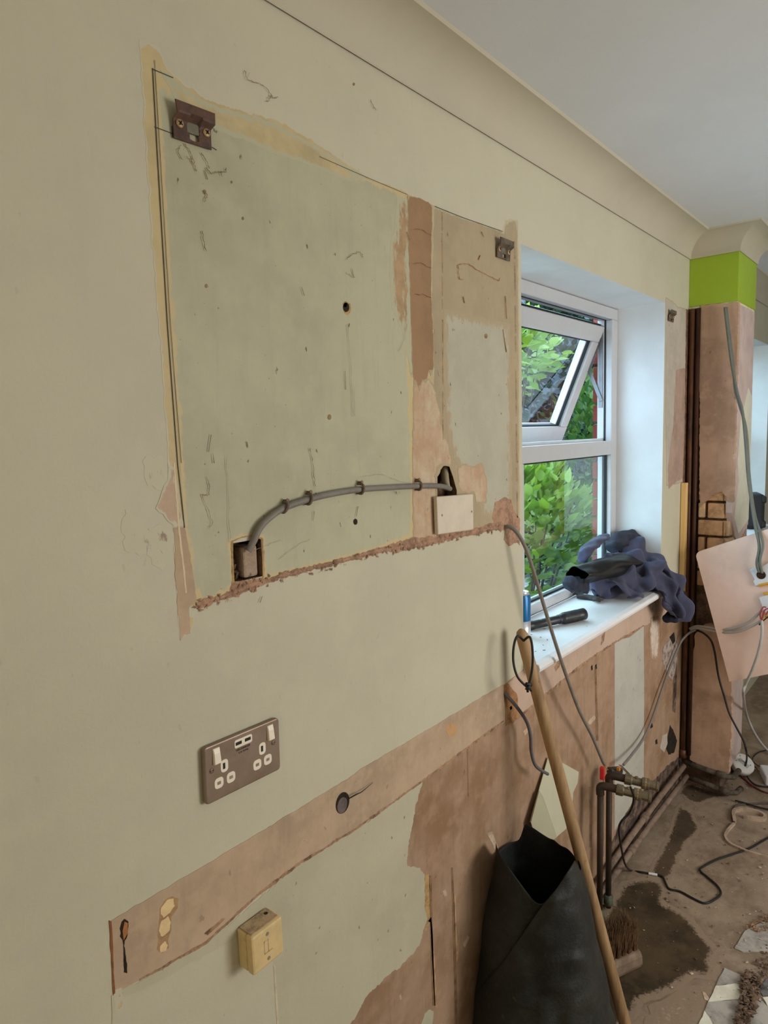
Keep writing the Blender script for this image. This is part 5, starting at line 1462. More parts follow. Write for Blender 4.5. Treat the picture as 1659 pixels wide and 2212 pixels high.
cloth('hood', [([J(1322, 1188, 0.13), J(1336, 1172, 0.12), J(1362, 1168, 0.11), J(1388, 1178, 0.10)], [0.030, 0.046, 0.050, 0.036], 0.72),
               ([J(1392, 1176, 0.092), J(1390, 1196, 0.09), J(1384, 1220, 0.085)], [0.026, 0.032, 0.03], 0.7)], m_shell_grey, jk, seed=2.0, wrinkle=0.005, wscale=0.09, voxel=0.004, smooth=3)
cloth('cuff', [([J(1222, 1268, 0.122), J(1234, 1262, 0.11), J(1250, 1266, 0.092), J(1264, 1268, 0.08)], [0.024, 0.032, 0.032, 0.028], 0.85)], m_shell_grey, jk, seed=3.0, wrinkle=0.004, wscale=0.08, voxel=0.004, smooth=3)
cloth('strap', [([J(1258, 1216, 0.135), J(1264, 1194, 0.135), J(1284, 1174, 0.135), J(1310, 1158, 0.135)], [0.016, 0.024, 0.024, 0.018], 0.6)], m_fleece, jk, seed=2.5, wrinkle=0.0015, wscale=0.06, voxel=0.004, smooth=2)
cloth('hanging_sleeve', [([J(1444, 1252, -0.045), J(1456, 1280, -0.058), J(1462, 1308, -0.060), J(1456, 1330, -0.058), J(1440, 1338, -0.056)], [0.03, 0.038, 0.038, 0.03, 0.018], 0.7)], m_fleece_in, jk, seed=4.0, wrinkle=0.003, wscale=0.08, voxel=0.004)
mb = MB(); mb.tube([J(1408, 1256, -0.004), J(1424, 1280, -0.074), J(1440, 1300, -0.090), J(1460, 1316, -0.085)], 0.0010, seg=5, smooth=6); mb.build('seam', m_shell_grey, jk)
mb = MB(); mb.box(-0.003, 0.003, -0.002, 0.002, -0.012, 0.012, Matrix.Translation(J(1411, 1310, -0.058))); mb.build('zip_pull', m_dark, jk, bevel=0.001)

bj = thing('waterproof_jacket', 'black shiny waterproof sleeve lying across the blue-grey jacket', 'jacket', (2.33, 0.07, ZS_+0.06))
# open sleeve: a flattened tube with a dark mouth at its left end
mb = MB(); vs = []; fs = []
path = smooth_path([J(1247, 1242, 0.095), J(1275, 1236, 0.082), J(1310, 1226, 0.066), J(1345, 1218, 0.050), J(1380, 1214, 0.04)], 10)
n = len(path); seg = 40
for i, p in enumerate(path):
    t = i/(n-1)
    T_ = (path[min(i+1, n-1)]-path[max(i-1, 0)]).normalized()
    w_ = T_.cross(Vector((0, 0, 1))).normalized(); u = w_.cross(T_).normalized()
    hh = 0.026+0.010*math.sin(math.pi*min(1, t*1.1)); ww = 0.042
    if t > 0.8: hh *= 1-(t-0.8)*2.6; ww *= 1-(t-0.8)*1.5
    for k in range(seg):
        a = 2*math.pi*k/seg
        f_ = 1+0.10*math.sin(4*a+9*t)+0.10*noise.noise(Vector((math.cos(a)*2, math.sin(a)*2, t*6)))*1.5
        q = p+u*(math.sin(a)*hh*f_)+w_*(math.cos(a)*ww*f_)
        vs.append(q)
for i in range(n-1):
    for k in range(seg): fs.append((i*seg+k, i*seg+(k+1) % seg, (i+1)*seg+(k+1) % seg, (i+1)*seg+k))
fs.append(tuple((n-1)*seg+k for k in range(seg)))
mb.add(vs, fs)
o = mb.build('sleeve', m_shell, bj, smooth=True)
s_ = o.modifiers.new('cloth', 'SOLIDIFY'); s_.thickness = 0.0016; s_.offset = -1
o.modifiers.new('sub', 'SUBSURF').render_levels = 1
mb = MB(); ring = [Vector(v) for v in vs[:seg]]
mb.tube(ring, 0.0016, seg=6, closed=True); mb.build('sleeve_hem', m_shell, bj, smooth=True)

# ================================================================== TEST BOARD, CABLES AND BITS ON THE FLOOR
m_mdf = mat('pinkish_board', ph(206, 166, 138), 0.75, 0.04, 8, 0.05, 200)
XB = 2.846
TLc = XP(1503, 1193, XB); BLc = XP(1577, 1471, XB)
ey = (BLc-TLc); Hb = ey.length; ey.normalize()
ex = Vector((0, ey.z, -ey.y))                     # along the top edge, away from the wall
ex = ex if ex.y < 0 else -ex
ex = (ex*1.0+Vector((0, 0, 0.16))).normalized()
nb = Vector((-1, 0, 0))
def B(u, v, h=0.0): return TLc+ex*u+ey*v+nb*h
brd = thing('test_board', 'pinkish fibre board propped askew in front of the pillar', 'board', B(0.3, Hb, 0))
rad = 0.02
out = []
for k in range(7):
    a = math.pi/2*k/6
    out.append((rad-rad*math.cos(a), rad-rad*math.sin(a)))
out += [(0.78, 0.0), (0.78, Hb), (0.0, Hb)]
mb = MB(); n = len(out)
mb.add([B(u, v, 0.0) for u, v in out]+[B(u, v, 0.012) for u, v in out], [tuple(range(n)), tuple(range(2*n-1, n-1, -1))]+[(i, (i+1) % n, (i+1) % n+n, i+n) for i in range(n)])
mb.build('panel', m_mdf, brd, bevel=0.001)
# leg that props the board
pr = B(0.62, Hb*0.55)
mb = MB(); mb.box(PX-0.055, PX-0.012, pr.y-0.022, pr.y+0.022, 0, pr.z); mb.box(PX-0.10, PX-0.012, pr.y-0.022, pr.y+0.022, 0, 0.03); mb.box(XB+0.0005, PX-0.05, pr.y-0.022, pr.y+0.022, pr.z-0.05, pr.z)
mb.build('prop', MATS['pale_pine'], brd)
def BP(px, py, h=0.012): return XP(px, py, XB-h)
m_wplast = mat('bright_white_plastic', (0.80, 0.82, 0.86), 0.4, 0.02, 10, spec=0.5)
m_yplast = mat('amber_plastic', lin(222, 165, 40), 0.4, 0.05, 10)
def wired_plate(pix, label, hole=None):
    pts = [BP(*q, 0.022) for q in pix]
    t = thing('wired_socket_plate', label, 'socket plate', sum(pts, Vector())/len(pts))
    mb = MB(); n = len(pts)
    mb.add([p for p in pts]+[p+Vector((0.010, 0, 0)) for p in pts], [tuple(range(n)), tuple(range(2*n-1, n-1, -1))]+[(i, (i+1) % n, (i+1) % n+n, i+n) for i in range(n)])
    mb.build('plate', m_wplast, t, bevel=0.0015)
    return t
w1 = wired_plate([(1619, 1232), (1634, 1224), (1637, 1229), (1658, 1217), (1690, 1206), (1702, 1250), (1660, 1262), (1631, 1266), (1627, 1255), (1630, 1252)], 'white socket plate seen from behind with grey cables through its hole')
hc = BP(1644, 1242, 0.0235)
mb = MB(); mb.lathe([(0.016, 0.0), (0.012, 0.0015), (0.0, 0.0016)], along(hc, (-1, 0, 0)), 18); mb.build('cable_hole', mat('brown_hole', lin(70, 46, 30), 0.8, 0.2), w1)
mb = MB(); a = BP(1640, 1264, 0.018); b = BP(1700, 1250, 0.018)
mb.tube([a, b], 0.0065, seg=8); mb.build('amber_back', m_yplast, w1)
w2 = wired_plate([(1639, 1291), (1659, 1284), (1695, 1278), (1702, 1325), (1660, 1334), (1648, 1316)], 'white socket plate with red wires lower on the board')
mb = MB(); mb.tube([BP(1650, 1284, 0.018), BP(1700, 1274, 0.018)], 0.006, seg=8); mb.build('amber_back', m_yplast, w2)
mb = MB()
for pp in ([(1655, 1312), (1648, 1312), (1642, 1326), (1644, 1338)], [(1660, 1314), (1652, 1318), (1648, 1330), (1646, 1340)], [(1662, 1318), (1657, 1324), (1654, 1334)]):
    mb.tube([BP(*q, 0.036) for q in pp], 0.0026, seg=6, smooth=5)
o = mb.build('red_wires', mat('red_wire', lin(176, 70, 76), 0.5, 0.05), w2)
mb = MB(); mb.tube([BP(1660, 1326, 0.036), BP(1652, 1332, 0.036), BP(1645, 1340, 0.034)], 0.0026, seg=6, smooth=5); mb.build('yellow_wire', mat('yellow_wire', lin(200, 190, 70), 0.5, 0.05), w2)
mb = MB(); mb.tube([BP(1664, 1330, 0.032), BP(1652, 1338, 0.033), BP(1640, 1350, 0.03)], 0.0026, seg=6, smooth=5); mb.build('black_wire', m_dark, w2)

# cables
Xc = lambda px, py, x: XP(px, py, x)
cable('hanging_cable', [Xc(1566, 664, 2.92), Xc(1570, 700, 2.915), Xc(1580, 780, 2.915), Xc(1592, 845, 2.912), Xc(1604, 890, 2.905), Xc(1611, 960, 2.895), Xc(1616, 1030, 2.885), Xc(1624, 1090, 2.865), Xc(1632, 1140, 2.835), Xc(1640, 1180, 2.815), Xc(1635, 1216, 2.81), Xc(1640, 1236, 2.818)],
      0.0055, mat('blue_grey_cable', ph(92, 92, 76), 0.5, 0.06, 30), 'left of two grey cables hanging from the green pillar top to the board')
cable('hanging_cable', [Xc(1569, 664, 2.93), Xc(1573, 700, 2.925), Xc(1583, 780, 2.925), Xc(1588, 840, 2.918), Xc(1596, 870, 2.91), Xc(1612, 930, 2.9), Xc(1619, 1030, 2.888), Xc(1630, 1110, 2.86), Xc(1644, 1155, 2.825), Xc(1648, 1180, 2.812), Xc(1642, 1210, 2.808), Xc(1646, 1238, 2.818)],
      0.0052, MATS['blue_grey_cable'], 'right of two grey cables hanging from the green pillar top to the board')
mb = MB(); mb.tube([XP(1556, 659, 2.965), XP(1566, 661, 2.96), XP(1574, 659, 2.955), XP(1584, 656, 2.96)], [0.006, 0.010, 0.009, 0.004], seg=8, smooth=5)
mb.build('wool_wadding', mat('dirty_wadding', ph(150, 138, 110), 0.95, 0.2, 60, 0.6, 120), PIL)
cable('twin_cable', [Xc(1490, 1358, 2.925), Xc(1505, 1353, 2.91), Xc(1530, 1355, 2.88), Xc(1560, 1360, 2.84), Xc(1590, 1356, 2.825), Xc(1618, 1344, 2.82), Xc(1636, 1328, 2.82), Xc(1646, 1318, 2.818)], 0.0050, m_grey2, 'upper of two light grey cables crossing from the corner to the lower socket plate')
cable('twin_cable', [Xc(1492, 1360, 2.92), Xc(1508, 1357, 2.90), Xc(1535, 1362, 2.87), Xc(1565, 1366, 2.835), Xc(1595, 1364, 2.82), Xc(1625, 1352, 2.815), Xc(1645, 1340, 2.815)], 0.0050, m_grey2, 'lower of two light grey cables crossing from the corner to the lower socket plate')
cable('wall_cable', [W(1502, 1361, -0.070), W(1488, 1368, -0.045), W(1472, 1385, -0.024), W(1460, 1410, -0.018), W(1448, 1440, -0.016), W(1430, 1490, -0.018), W(1408, 1555, -0.02), W(1388, 1598, -0.025), W(1365, 1630, -0.035), W(1347, 1652, -0.05)], 0.0045, mat('mid_grey_cable', ph(104, 96, 82), 0.5, 0.06, 30), 'grey cable swagged from the corner down to the valves across the pale stripe')
cable('thin_cable', [Xc(1506, 1362, 2.925), Xc(1520, 1368, 2.92), Xc(1536, 1384, 2.918), Xc(1544, 1410, 2.916), Xc(1552, 1460, 2.914), Xc(1566, 1510, 2.91), Xc(1575, 1540, 2.906), Xc(1590, 1570, 2.90), Xc(1606, 1600, 2.90), Xc(1612, 1622, 2.91), F(1613, 1640, 0.09), F(1610, 1655, 0.05)], 0.0040, m_dark, 'thin dark cable running down the pillar to the round white alarm')
cable('board_cable', [Xc(1645, 1336, 2.815), Xc(1646, 1370, 2.80), Xc(1638, 1410, 2.80), Xc(1624, 1450, 2.81), Xc(1610, 1480, 2.83), Xc(1606, 1500, 2.85), F(1612, 1540, 0.24), F(1628, 1580, 0.13), F(1650, 1612, 0.04), F(1675, 1632, 0.008), F(1720, 1650, 0.007)], 0.0055, m_grey2, 'light grey cable looping from the lower socket plate to the floor')
zf = 0.0045
cable('floor_cable', [W(1362, 1700, -0.155), W(1369, 1725, -0.155), W(1360, 1755, -0.13), W(1342, 1775, -0.11), W(1337, 1795, -0.10), W(1343, 1836, -0.085), W(1350, 1866, -0.075)]+[F(px, py, zf) for px, py in ((1362, 1880), (1385, 1884), (1410, 1888), (1430, 1893), (1438, 1908), (1446, 1920), (1470, 1926), (1500, 1942), (1524, 1951), (1545, 1942), (1557, 1930), (1550, 1914), (1530, 1896), (1512, 1880), (1520, 1871), (1550, 1856), (1580, 1846), (1620, 1832), (1659, 1810), (1700, 1792))], 0.0034, m_dark, 'thin black cable trailing from the valves and zigzagging over the damp floor')
mb = MB(); mb.tube([F(1401, 1886.5, 0.006), F(1420, 1890, 0.006)], 0.0042, seg=8); tag(mb.build('cable_label', m_white_dirty), 'small white label wrapped round the black floor cable', 'label')
cable('floor_cable', [F(px, py, zf) for px, py in ((1720, 1734), (1659, 1735), (1630, 1736), (1600, 1738), (1586, 1744), (1582, 1755), (1582, 1770), (1586, 1776))], 0.0040, mat('dusty_black_cable', ph(74, 64, 52), 0.7, 0.15, 30), 'dusty dark cable curving round the pale trunking on the floor')
cable('floor_cable', [F(px, py, zf+0.004) for px, py in ((1588, 1729), (1610, 1735), (1640, 1744), (1680, 1752))], 0.0034, m_dark, 'short black cable end crossing the dusty dark cable')
cable('floor_cable', [F(px, py, zf) for px, py in ((1608, 1660), (1602, 1676), (1612, 1686), (1630, 1700), (1655, 1712), (1700, 1722))], 0.0034, mat('dark_red_cable', ph(84, 44, 38), 0.6, 0.1, 30), 'dark red cable on the floor below the round alarm')
cable('floor_cable', [F(px, py, zf+0.004) for px, py in ((1612, 1662), (1612, 1672), (1620, 1686), (1634, 1696), (1660, 1700), (1710, 1702))], 0.0036, m_dark, 'black cable on the floor just right of the dark red one')
mb = MB(); mb.tube([F(1614, 1689, 0.009), F(1626, 1699, 0.009)], [0.004, 0.0075, 0.004], seg=8, smooth=0); tag(mb.build('wire_connector', mat('red_connector', lin(120, 36, 32), 0.5, 0.1)), 'small red wire connector on the floor cables', 'connector')
cable('floor_cable', [F(px, py, zf+0.002) for px, py in ((1624, 1646), (1628, 1634), (1642, 1624), (1665, 1620), (1710, 1616))], 0.0026, m_dark, 'thin black wire arching towards the right edge behind the alarm')
cable('floor_cable', [F(px, py, zf+0.006) for px, py in ((1612, 1668), (1630, 1660), (1650, 1668), (1690, 1672))], 0.0024, MATS['yellow_wire'], 'thin yellow wire on the floor by the alarm')
for k, (a0, lab) in enumerate((((1618, 1640), 'upper loose black wire tail in the tangle by the alarm'), ((1622, 1652), 'lower loose black wire tail in the tangle by the alarm'))):
    cable('wire_tail', [F(a0[0]-8, a0[1]-18, 0.02), F(a0[0], a0[1]-6, 0.03), F(a0[0]+8, a0[1]+4, 0.015), F(a0[0]+20, a0[1]+14, 0.008), F(a0[0]+34, a0[1]+16, 0.006)], 0.0024, m_dark, lab, 'wire')
# round white alarm leaning by the pillar foot
ac = F(1603, 1652, 0.045)
na = Vector((-0.45, -0.45, 0.80)).normalized()
al = thing('smoke_alarm', 'round white ceiling alarm tilted on wires at the foot of the pillar', 'alarm', (ac.x, ac.y, 0.0))
Ma = along(ac, na)
mb = MB(); mb.lathe([(0.042, -0.016), (0.047, -0.012), (0.048, 0.010), (0.046, 0.015), (0.040, 0.017), (0.0, 0.0175)], Ma, 40); mb.build('housing', mat('alarm_white', (0.74, 0.73, 0.70), 0.5, 0.02, 10), al, smooth=True)
mb = MB(); mb.box(-0.010, 0.010, -0.024, 0.024, 0.0172, 0.0182, Ma @ Matrix.Rotation(0.5, 4, 'Z')); mb.build('label_sticker', mat('grey_sticker', (0.5, 0.5, 0.49), 0.6, 0.05), al)
for (u, v) in ((-0.028, 0.014), (0.026, -0.012), (0.0, 0.034)):
    mb = MB(); mb.lathe([(0.003, 0.0172), (0.002, 0.0185), (0, 0.0186)], Ma @ Matrix.Translation((u, v, 0)), 8); mb.build('terminal', m_slotgrey, al)
mb = MB(); mb.box(-0.008, 0.008, -0.050, -0.044, -0.006, 0.004, Ma @ Matrix.Rotation(-0.9, 4, 'Z')); mb.build('side_slot', m_slot, al)
mb = MB(); mb.tube([ac-na*0.014, Vector((ac.x+0.012, ac.y+0.012, 0.004))], [0.014, 0.02], seg=10); mb.build('rear_connector', MATS['alarm_white'], al)
# white box at the right edge
wb = F(1672, 1672, 0.03)
t = thing('white_junction_box', 'small white junction box on the floor at the right edge', 'junction box', (wb.x, wb.y, 0))
mb = MB(); mb.box(-0.055, 0.055, -0.055, 0.055, 0, 0.045, Matrix.Translation((wb.x, wb.y-0.01, 0)) @ Matrix.Rotation(0.4, 4, 'Z')); mb.build('box_body', m_wplast, t, bevel=0.006)
mb = MB(); mb.lathe([(0.006, 0.045), (0.005, 0.0462), (0, 0.0463)], Matrix.Translation((wb.x-0.045, wb.y-0.005, 0)), 12); mb.build('screw_hole', m_slot, t)
# pale trunking pieces
m_trunk = mat('pale_dirty_trunking', ph(150, 128, 100), 0.8, 0.15, 20, specks=0.5)
def strip(pix, w, h, label):
    mb = MB(); pts = smooth_path([F(*q, 0.003) for q in pix], 8)
    for a, b in zip(pts[:-1], pts[1:]):
        pass
    vs = []; fs = []
    for i, p in enumerate(pts):
        T_ = (pts[min(i+1, len(pts)-1)]-pts[max(0, i-1)]).normalized(); s_ = Vector((T_.y, -T_.x, 0))*w/2
        vs += [p-s_-Vector((0, 0, 0.003)), p+s_-Vector((0, 0, 0.003)), p+s_+Vector((0, 0, h)), p-s_+Vector((0, 0, h))]
    for i in range(len(pts)-1):
        for k in range(4): fs.append((i*4+k, i*4+(k+1) % 4, (i+1)*4+(k+1) % 4, (i+1)*4+k))
    fs += [(0, 1, 2, 3), tuple(len(vs)-4+k for k in (3, 2, 1, 0))]
    mb.add(vs, fs)
    tag(mb.build('trunking_strip', m_trunk), label, 'trunking')
strip([(1587, 1776), (1584, 1760), (1590, 1752), (1610, 1751), (1640, 1758), (1652, 1766), (1648, 1772), (1625, 1770), (1606, 1766)], 0.012, 0.012, 'pale curled strip of trunking lying inside the dark cable bend')
strip([(1586, 1780), (1572, 1795), (1567, 1808), (1576, 1822), (1595, 1832), (1620, 1842), (1659, 1852), (1700, 1858)], 0.009, 0.006, 'thin pale strip of trunking curving right across the dusty floor')

# tool on the far sill
tb = thing('site_radio', 'black tool battery case with red flashes on the sill beyond the pillar', 'tool case', (4.36, 0.03, ZS_-0.004))
Mt = Matrix.Translation((4.36, 0.035, ZS_-0.004)) @ Matrix.Rotation(0.35, 4, 'Z')
mb = MB(); mb.box(-0.09, 0.09, -0.06, 0.06, 0.0, 0.20, Mt); mb.build('case_body', mat('black_tool_plastic', (0.03, 0.03, 0.034), 0.5, 0.1, 20), tb, bevel=0.02)
for za in (0.15, 0.01): MB().box(-0.095, 0.095, -0.066, -0.04, za, za+0.04, Mt).build('bumper', m_dark, tb, bevel=0.008)
for (x0, x1, z0, z1) in ((-0.07, -0.01, 0.165, 0.180), (-0.02, 0.0, 0.022, 0.05)):
    mb = MB(); mb.box(x0, x1, -0.0675, -0.066, z0, z1, Mt); mb.build('red_flash', m_redplastic, tb)

# ================================================================== FLOOR: damp, tiles, debris
A_CON = (0.34, 0.255, 0.185)
m_damp = mat('damp_concrete', (0.098, 0.068, 0.036), 0.8, 0.25, 5, 0.5, 45, specks=0.25, speck_col=(0.22, 0.15, 0.09), feather=(0.05, A_CON), fnoise=1.1)
m_damp2 = mat('half_dry_concrete', (0.115, 0.080, 0.050), 0.85, 0.2, 5, 0.5, 45, specks=0.2, speck_col=(0.3, 0.2, 0.13), feather=(0.03, A_CON), fnoise=1.3)
floor_patch('damp_patch', [(1300, 1975), (1340, 1905), (1400, 1892), (1430, 1900), (1448, 1925), (1440, 1952), (1470, 1965), (1500, 1985), (1522, 2018), (1550, 2045), (1556, 2060), (1545, 2085), (1552, 2105), (1535, 2118), (1500, 2112), (1470, 2135), (1440, 2150), (1390, 2170), (1330, 2260), (1200, 2260), (1255, 2080)], m_damp, 0.0006, rag=0.008, step=0.02, lab='large dark damp patch on the concrete')
floor_patch('damp_patch', [(1395, 1890), (1420, 1850), (1440, 1800), (1455, 1760), (1470, 1730), (1500, 1760), (1512, 1782), (1505, 1805), (1480, 1830), (1468, 1860), (1455, 1890), (1440, 1905), (1420, 1900)], m_damp2, 0.0005, rag=0.01, step=0.02, lab='half dried damp patch along the foot of the wall')
floor_patch('damp_patch', [(1462, 1715), (1480, 1690), (1520, 1700), (1570, 1705), (1590, 1722), (1540, 1728), (1500, 1740)], m_damp2, 0.0007, rag=0.012, step=0.02, lab='damp patch at the foot of the pillar')  # darker feathered patch laid over the concrete
floor_patch('pale_dust', [(1400, 2175), (1480, 2130), (1530, 2128), (1525, 2160), (1480, 2215), (1400, 2260)], mat('pale_dust', (0.46, 0.37, 0.27), 0.95, 0.2, 14, 0.5, 60, feather=(0.10, A_CON)), 0.0007, rag=0.012, step=0.02)
mg = mat('grey_marbled_tile', ph(150, 141, 120), 0.45, 0.12, 14, 0.1, 60, col2=ph(116, 108, 92), specks=0.5)
mw = mat('white_marbled_tile', ph(198, 190, 158), 0.45, 0.07, 12, 0.1, 60, col2=ph(182, 172, 140), specks=0.5)
mk = mat('dark_marbled_tile', ph(60, 58, 52), 0.45, 0.2, 16, 0.1, 60, col2=ph(104, 100, 90))
def tile(pix, m, lab):
    poly = fpoly(pix)
    c_ = np.mean(poly, 0)
    poly = [tuple(c_+(np.array(p)-c_)*0.992) for p in poly]
    _seed[0] += 1
    sheet('floor_tile', ragged(poly, 0.0016, 0.012, _seed[0]), m, FLOOR, 0.0028, floor3, step=0, lab=lab)
tile([(1586, 2050), (1605, 2058), (1659, 2056), (1690, 2030), (1690, 1985), (1640, 1995), (1609, 2012)], mg, 'broken grey marbled tile by itself')
tile([(1565, 2092), (1600, 2108), (1608, 2124), (1546, 2131)], mg, 'grey marbled tile with a pointed corner')
tile([(1546, 2131), (1608, 2124), (1605, 2160), (1529, 2166)], mw, 'white marbled tile between two grey ones')
tile([(1529, 2166), (1605, 2160), (1602, 2236), (1555, 2240), (1522, 2183)], mg, 'large grey marbled tile')
tile([(1522, 2184), (1550, 2228), (1540, 2262), (1490, 2262)], mw, 'cream tile corner at the bottom edge')
tile([(1635, 2150), (1660, 2178), (1690, 2240), (1612, 2245)], mg, 'grey marbled tile right of the debris')
tile([(1638, 2138), (1648, 2153), (1700, 2148), (1700, 2100), (1655, 2116)], mk, 'dark marbled tile at the right edge')
tile([(1647, 2156), (1700, 2150), (1700, 2220), (1678, 2210)], mw, 'cream tile at the right edge')
def debris(name, pix, count, smin, smax, m, seed, pile=0.0):
    rg = random.Random(seed); poly = fpoly(pix); q = np.asarray(poly); lo, hi = q.min(0), q.max(0)
    mb = MB(); k = 0
    while k < count:
        p = np.array([rg.uniform(lo[0], hi[0]), rg.uniform(lo[1], hi[1])])
        if not inside(poly, p[None])[0]: continue
        s = rg.uniform(smin, smax)*(0.4 if rg.random() < 0.7 else 1)
        z = 0.0028+s*0.3+rg.random()*pile
        M_ = Matrix.Translation((p[0], p[1], z)) @ Matrix.Rotation(rg.uniform(0, 6), 4, 'Z') @ Matrix.Rotation(rg.uniform(-0.6, 0.6), 4, 'X')
        a, b, c_ = s*rg.uniform(0.5, 1.6), s*rg.uniform(0.4, 1), s*rg.uniform(0.2, 0.5)
        mb.add([M_ @ Vector(v) for v in ((-a, 0, 0), (a*0.9, b*0.2, 0), (0, b, 0), (0.1*a, -b, 0), (0, 0.1*b, c_), (0, 0, -c_))], [(0, 3, 4), (3, 1, 4), (1, 2, 4), (2, 0, 4), (3, 0, 5), (1, 3, 5), (2, 1, 5), (0, 2, 5)])
        k += 1
    o = mb.build(name, m, FLOOR); o['kind'] = 'stuff'; return o
m_deb = mat('brown_debris', ph(72, 56, 40), 0.95, 0.3, 60, 0.4, 90, col2=ph(108, 88, 64))
m_pale_deb = mat('pale_crumbs', ph(176, 150, 118), 0.95, 0.2, 60)
debris('debris', [(1600, 2112), (1625, 2105), (1645, 2130), (1635, 2160), (1628, 2200), (1610, 2245), (1585, 2245), (1592, 2190), (1604, 2150)], 900, 0.003, 0.012, m_deb, 1, 0.012)
debris('debris', [(1606, 2010), (1625, 1995), (1659, 1980), (1700, 1975), (1700, 2010), (1640, 2018)], 420, 0.002, 0.006, mat('orange_dust', ph(140, 106, 70), 0.95, 0.2, 60), 2, 0.006)
debris('debris', [(1320, 1960), (1480, 1700), (1659, 1660), (1659, 2200), (1500, 2200), (1360, 2180)], 260, 0.001, 0.005, m_pale_deb, 3)
debris('debris', [(1320, 1960), (1480, 1700), (1659, 1660), (1659, 2200), (1500, 2200), (1360, 2180)], 420, 0.001, 0.006, m_deb, 4)
debris('debris', [(1250, 2010), (1290, 1950), (1310, 1960), (1300, 2050), (1265, 2120), (1240, 2080)], 240, 0.003, 0.010, m_deb, 5, 0.02)
debris('debris', [(1490, 1690), (1590, 1700), (1590, 1718), (1500, 1712)], 160, 0.002, 0.007, m_deb, 6, 0.01)
debris('debris', [(1620, 2080), (1659, 2065), (1700, 2080), (1690, 2120), (1650, 2112)], 200, 0.002, 0.009, m_deb, 7, 0.006)
# paper scraps
for pix, lab in (([(1517, 2143), (1524, 2146), (1532, 2158), (1529, 2163), (1522, 2160)], 'pale torn tile chip beside the white tile'), ([(1523, 1668), (1528, 1664), (1530, 1666), (1524, 1671)], 'tiny pale wood splinter by the pillar foot')):
    o = sheet('scrap', fpoly(pix), m_pale_deb, None, 0.002, floor3, step=0)
    tag(o, lab, 'scrap')
# smudges on the sill and marks
mb = MB(); rg = random.Random(9)
for k in range(14):
    p = F(rg.uniform(1140, 1200), rg.uniform(1350, 1420), ZS_-0.002)
    s = rg.uniform(0.001, 0.003); mb.box(-s*2, s*2, -s*0.4, s*0.4, 0, 0.0012, Matrix.Translation((p.x, p.y, p.z-0.001)) @ Matrix.Rotation(rg.uniform(0, 3), 4, 'Z'))
o = tag(mb.build('sill_crumbs', m_deb), 'few dark crumbs scattered on the white sill', 'crumbs', kind='stuff')

# ================================================================== OUTSIDE
m_bounce_ground = mat('pale_bounce_ground', (0.52, 0.51, 0.49), 0.95, 0.15, 4, 0.4, 30)  # ground colour made pale to bounce daylight up under the window head
tag(MB().box(-6, 12, 0.30, 14, -0.25, -0.15).build('ground', m_bounce_ground), 'garden ground outside the windows, made pale to bounce light upward', kind='structure')
# outer brick skin either side of the window, brick by brick near the opening
m_rb = [mat('red_facing_brick_%s' % n, c_, 0.85, 0.12, 20, 0.5, 90, specks=0.3, speck_col=(0.4, 0.3, 0.28)) for n, c_ in
        (('bright', (0.22, 0.045, 0.03)), ('deep', (0.17, 0.034, 0.025)), ('orange', (0.26, 0.06, 0.035)))]
OUT = MB().box(WIN_R+0.002, W2L-0.002, TW+0.001, TW+0.024, -0.15, 2.6).build('wall_outer', mat('pale_mortar', (0.28, 0.24, 0.21), 0.95, 0.1, 40, 0.5, 90))
tag(OUT, 'red brick outer face of the house beside the window', kind='structure')
rg = random.Random(21)
bmesh_cache = {}
z = 0.60; row = 0
while z < 2.15:
    x = WIN_R-0.026; first = True
    while x < W2L-0.06:
        w_ = 0.215 if not (first and row % 2) else 0.1025
        e = min(x+w_, W2L-0.05)
        o = MB().box(x, e, TW+0.003, TW+0.032, z, z+0.065).build('brick', rg.choice(m_rb), OUT, bevel=0.003)
        x = e+0.010; first = False
    z += 0.075; row += 1
# neighbour's wall, plus a tall return added to block bright sky gaps
FN = MB().box(-1.0, 8.6, 6.0, 6.1, -0.15, 2.2).box(8.5, 8.6, 0.3, 6.1, -0.15, 3.6).build('wall_garden', mat('pale_grey_render', (0.10, 0.115, 0.14), 0.9, 0.05, 2, 0.1, 60))
tag(FN, 'pale grey garden wall behind the shrubs, with a tall return added to block sky', kind='structure')

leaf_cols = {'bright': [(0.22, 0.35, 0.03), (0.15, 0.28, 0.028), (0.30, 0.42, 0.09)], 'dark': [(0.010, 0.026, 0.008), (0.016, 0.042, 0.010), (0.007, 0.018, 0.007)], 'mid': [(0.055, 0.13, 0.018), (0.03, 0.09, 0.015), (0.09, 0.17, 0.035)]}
def leaf_mat(name, col):
    if name in MATS: return MATS[name]
    m = mat(name, col, 0.42, 0.12, 9, spec=0.5)
    bs = m.node_tree.nodes['Principled BSDF']
    nt = m.node_tree
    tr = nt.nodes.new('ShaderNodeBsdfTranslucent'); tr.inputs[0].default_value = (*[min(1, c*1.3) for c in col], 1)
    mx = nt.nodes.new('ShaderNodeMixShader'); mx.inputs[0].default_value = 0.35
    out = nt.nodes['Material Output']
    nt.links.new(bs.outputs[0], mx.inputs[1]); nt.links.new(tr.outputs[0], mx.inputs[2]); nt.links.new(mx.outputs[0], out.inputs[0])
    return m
LEAF_V = [(0, 0, 0), (0.30, 0.20, 0.03), (0.34, 0.55, 0.05), (0, 1.0, -0.06), (-0.34, 0.55, 0.05), (-0.30, 0.20, 0.03), (0, 0.5, -0.03)]
LEAF_F = [(0, 1, 6), (1, 2, 6), (2, 3, 6), (3, 4, 6), (4, 5, 6), (5, 0, 6)]
def leaf_mesh(name, m):
    me = bpy.data.meshes.new(name); me.from_pydata(LEAF_V, [], LEAF_F); me.materials.append(m)
    me.polygons.foreach_set('use_smooth', [True]*len(me.polygons)); return me
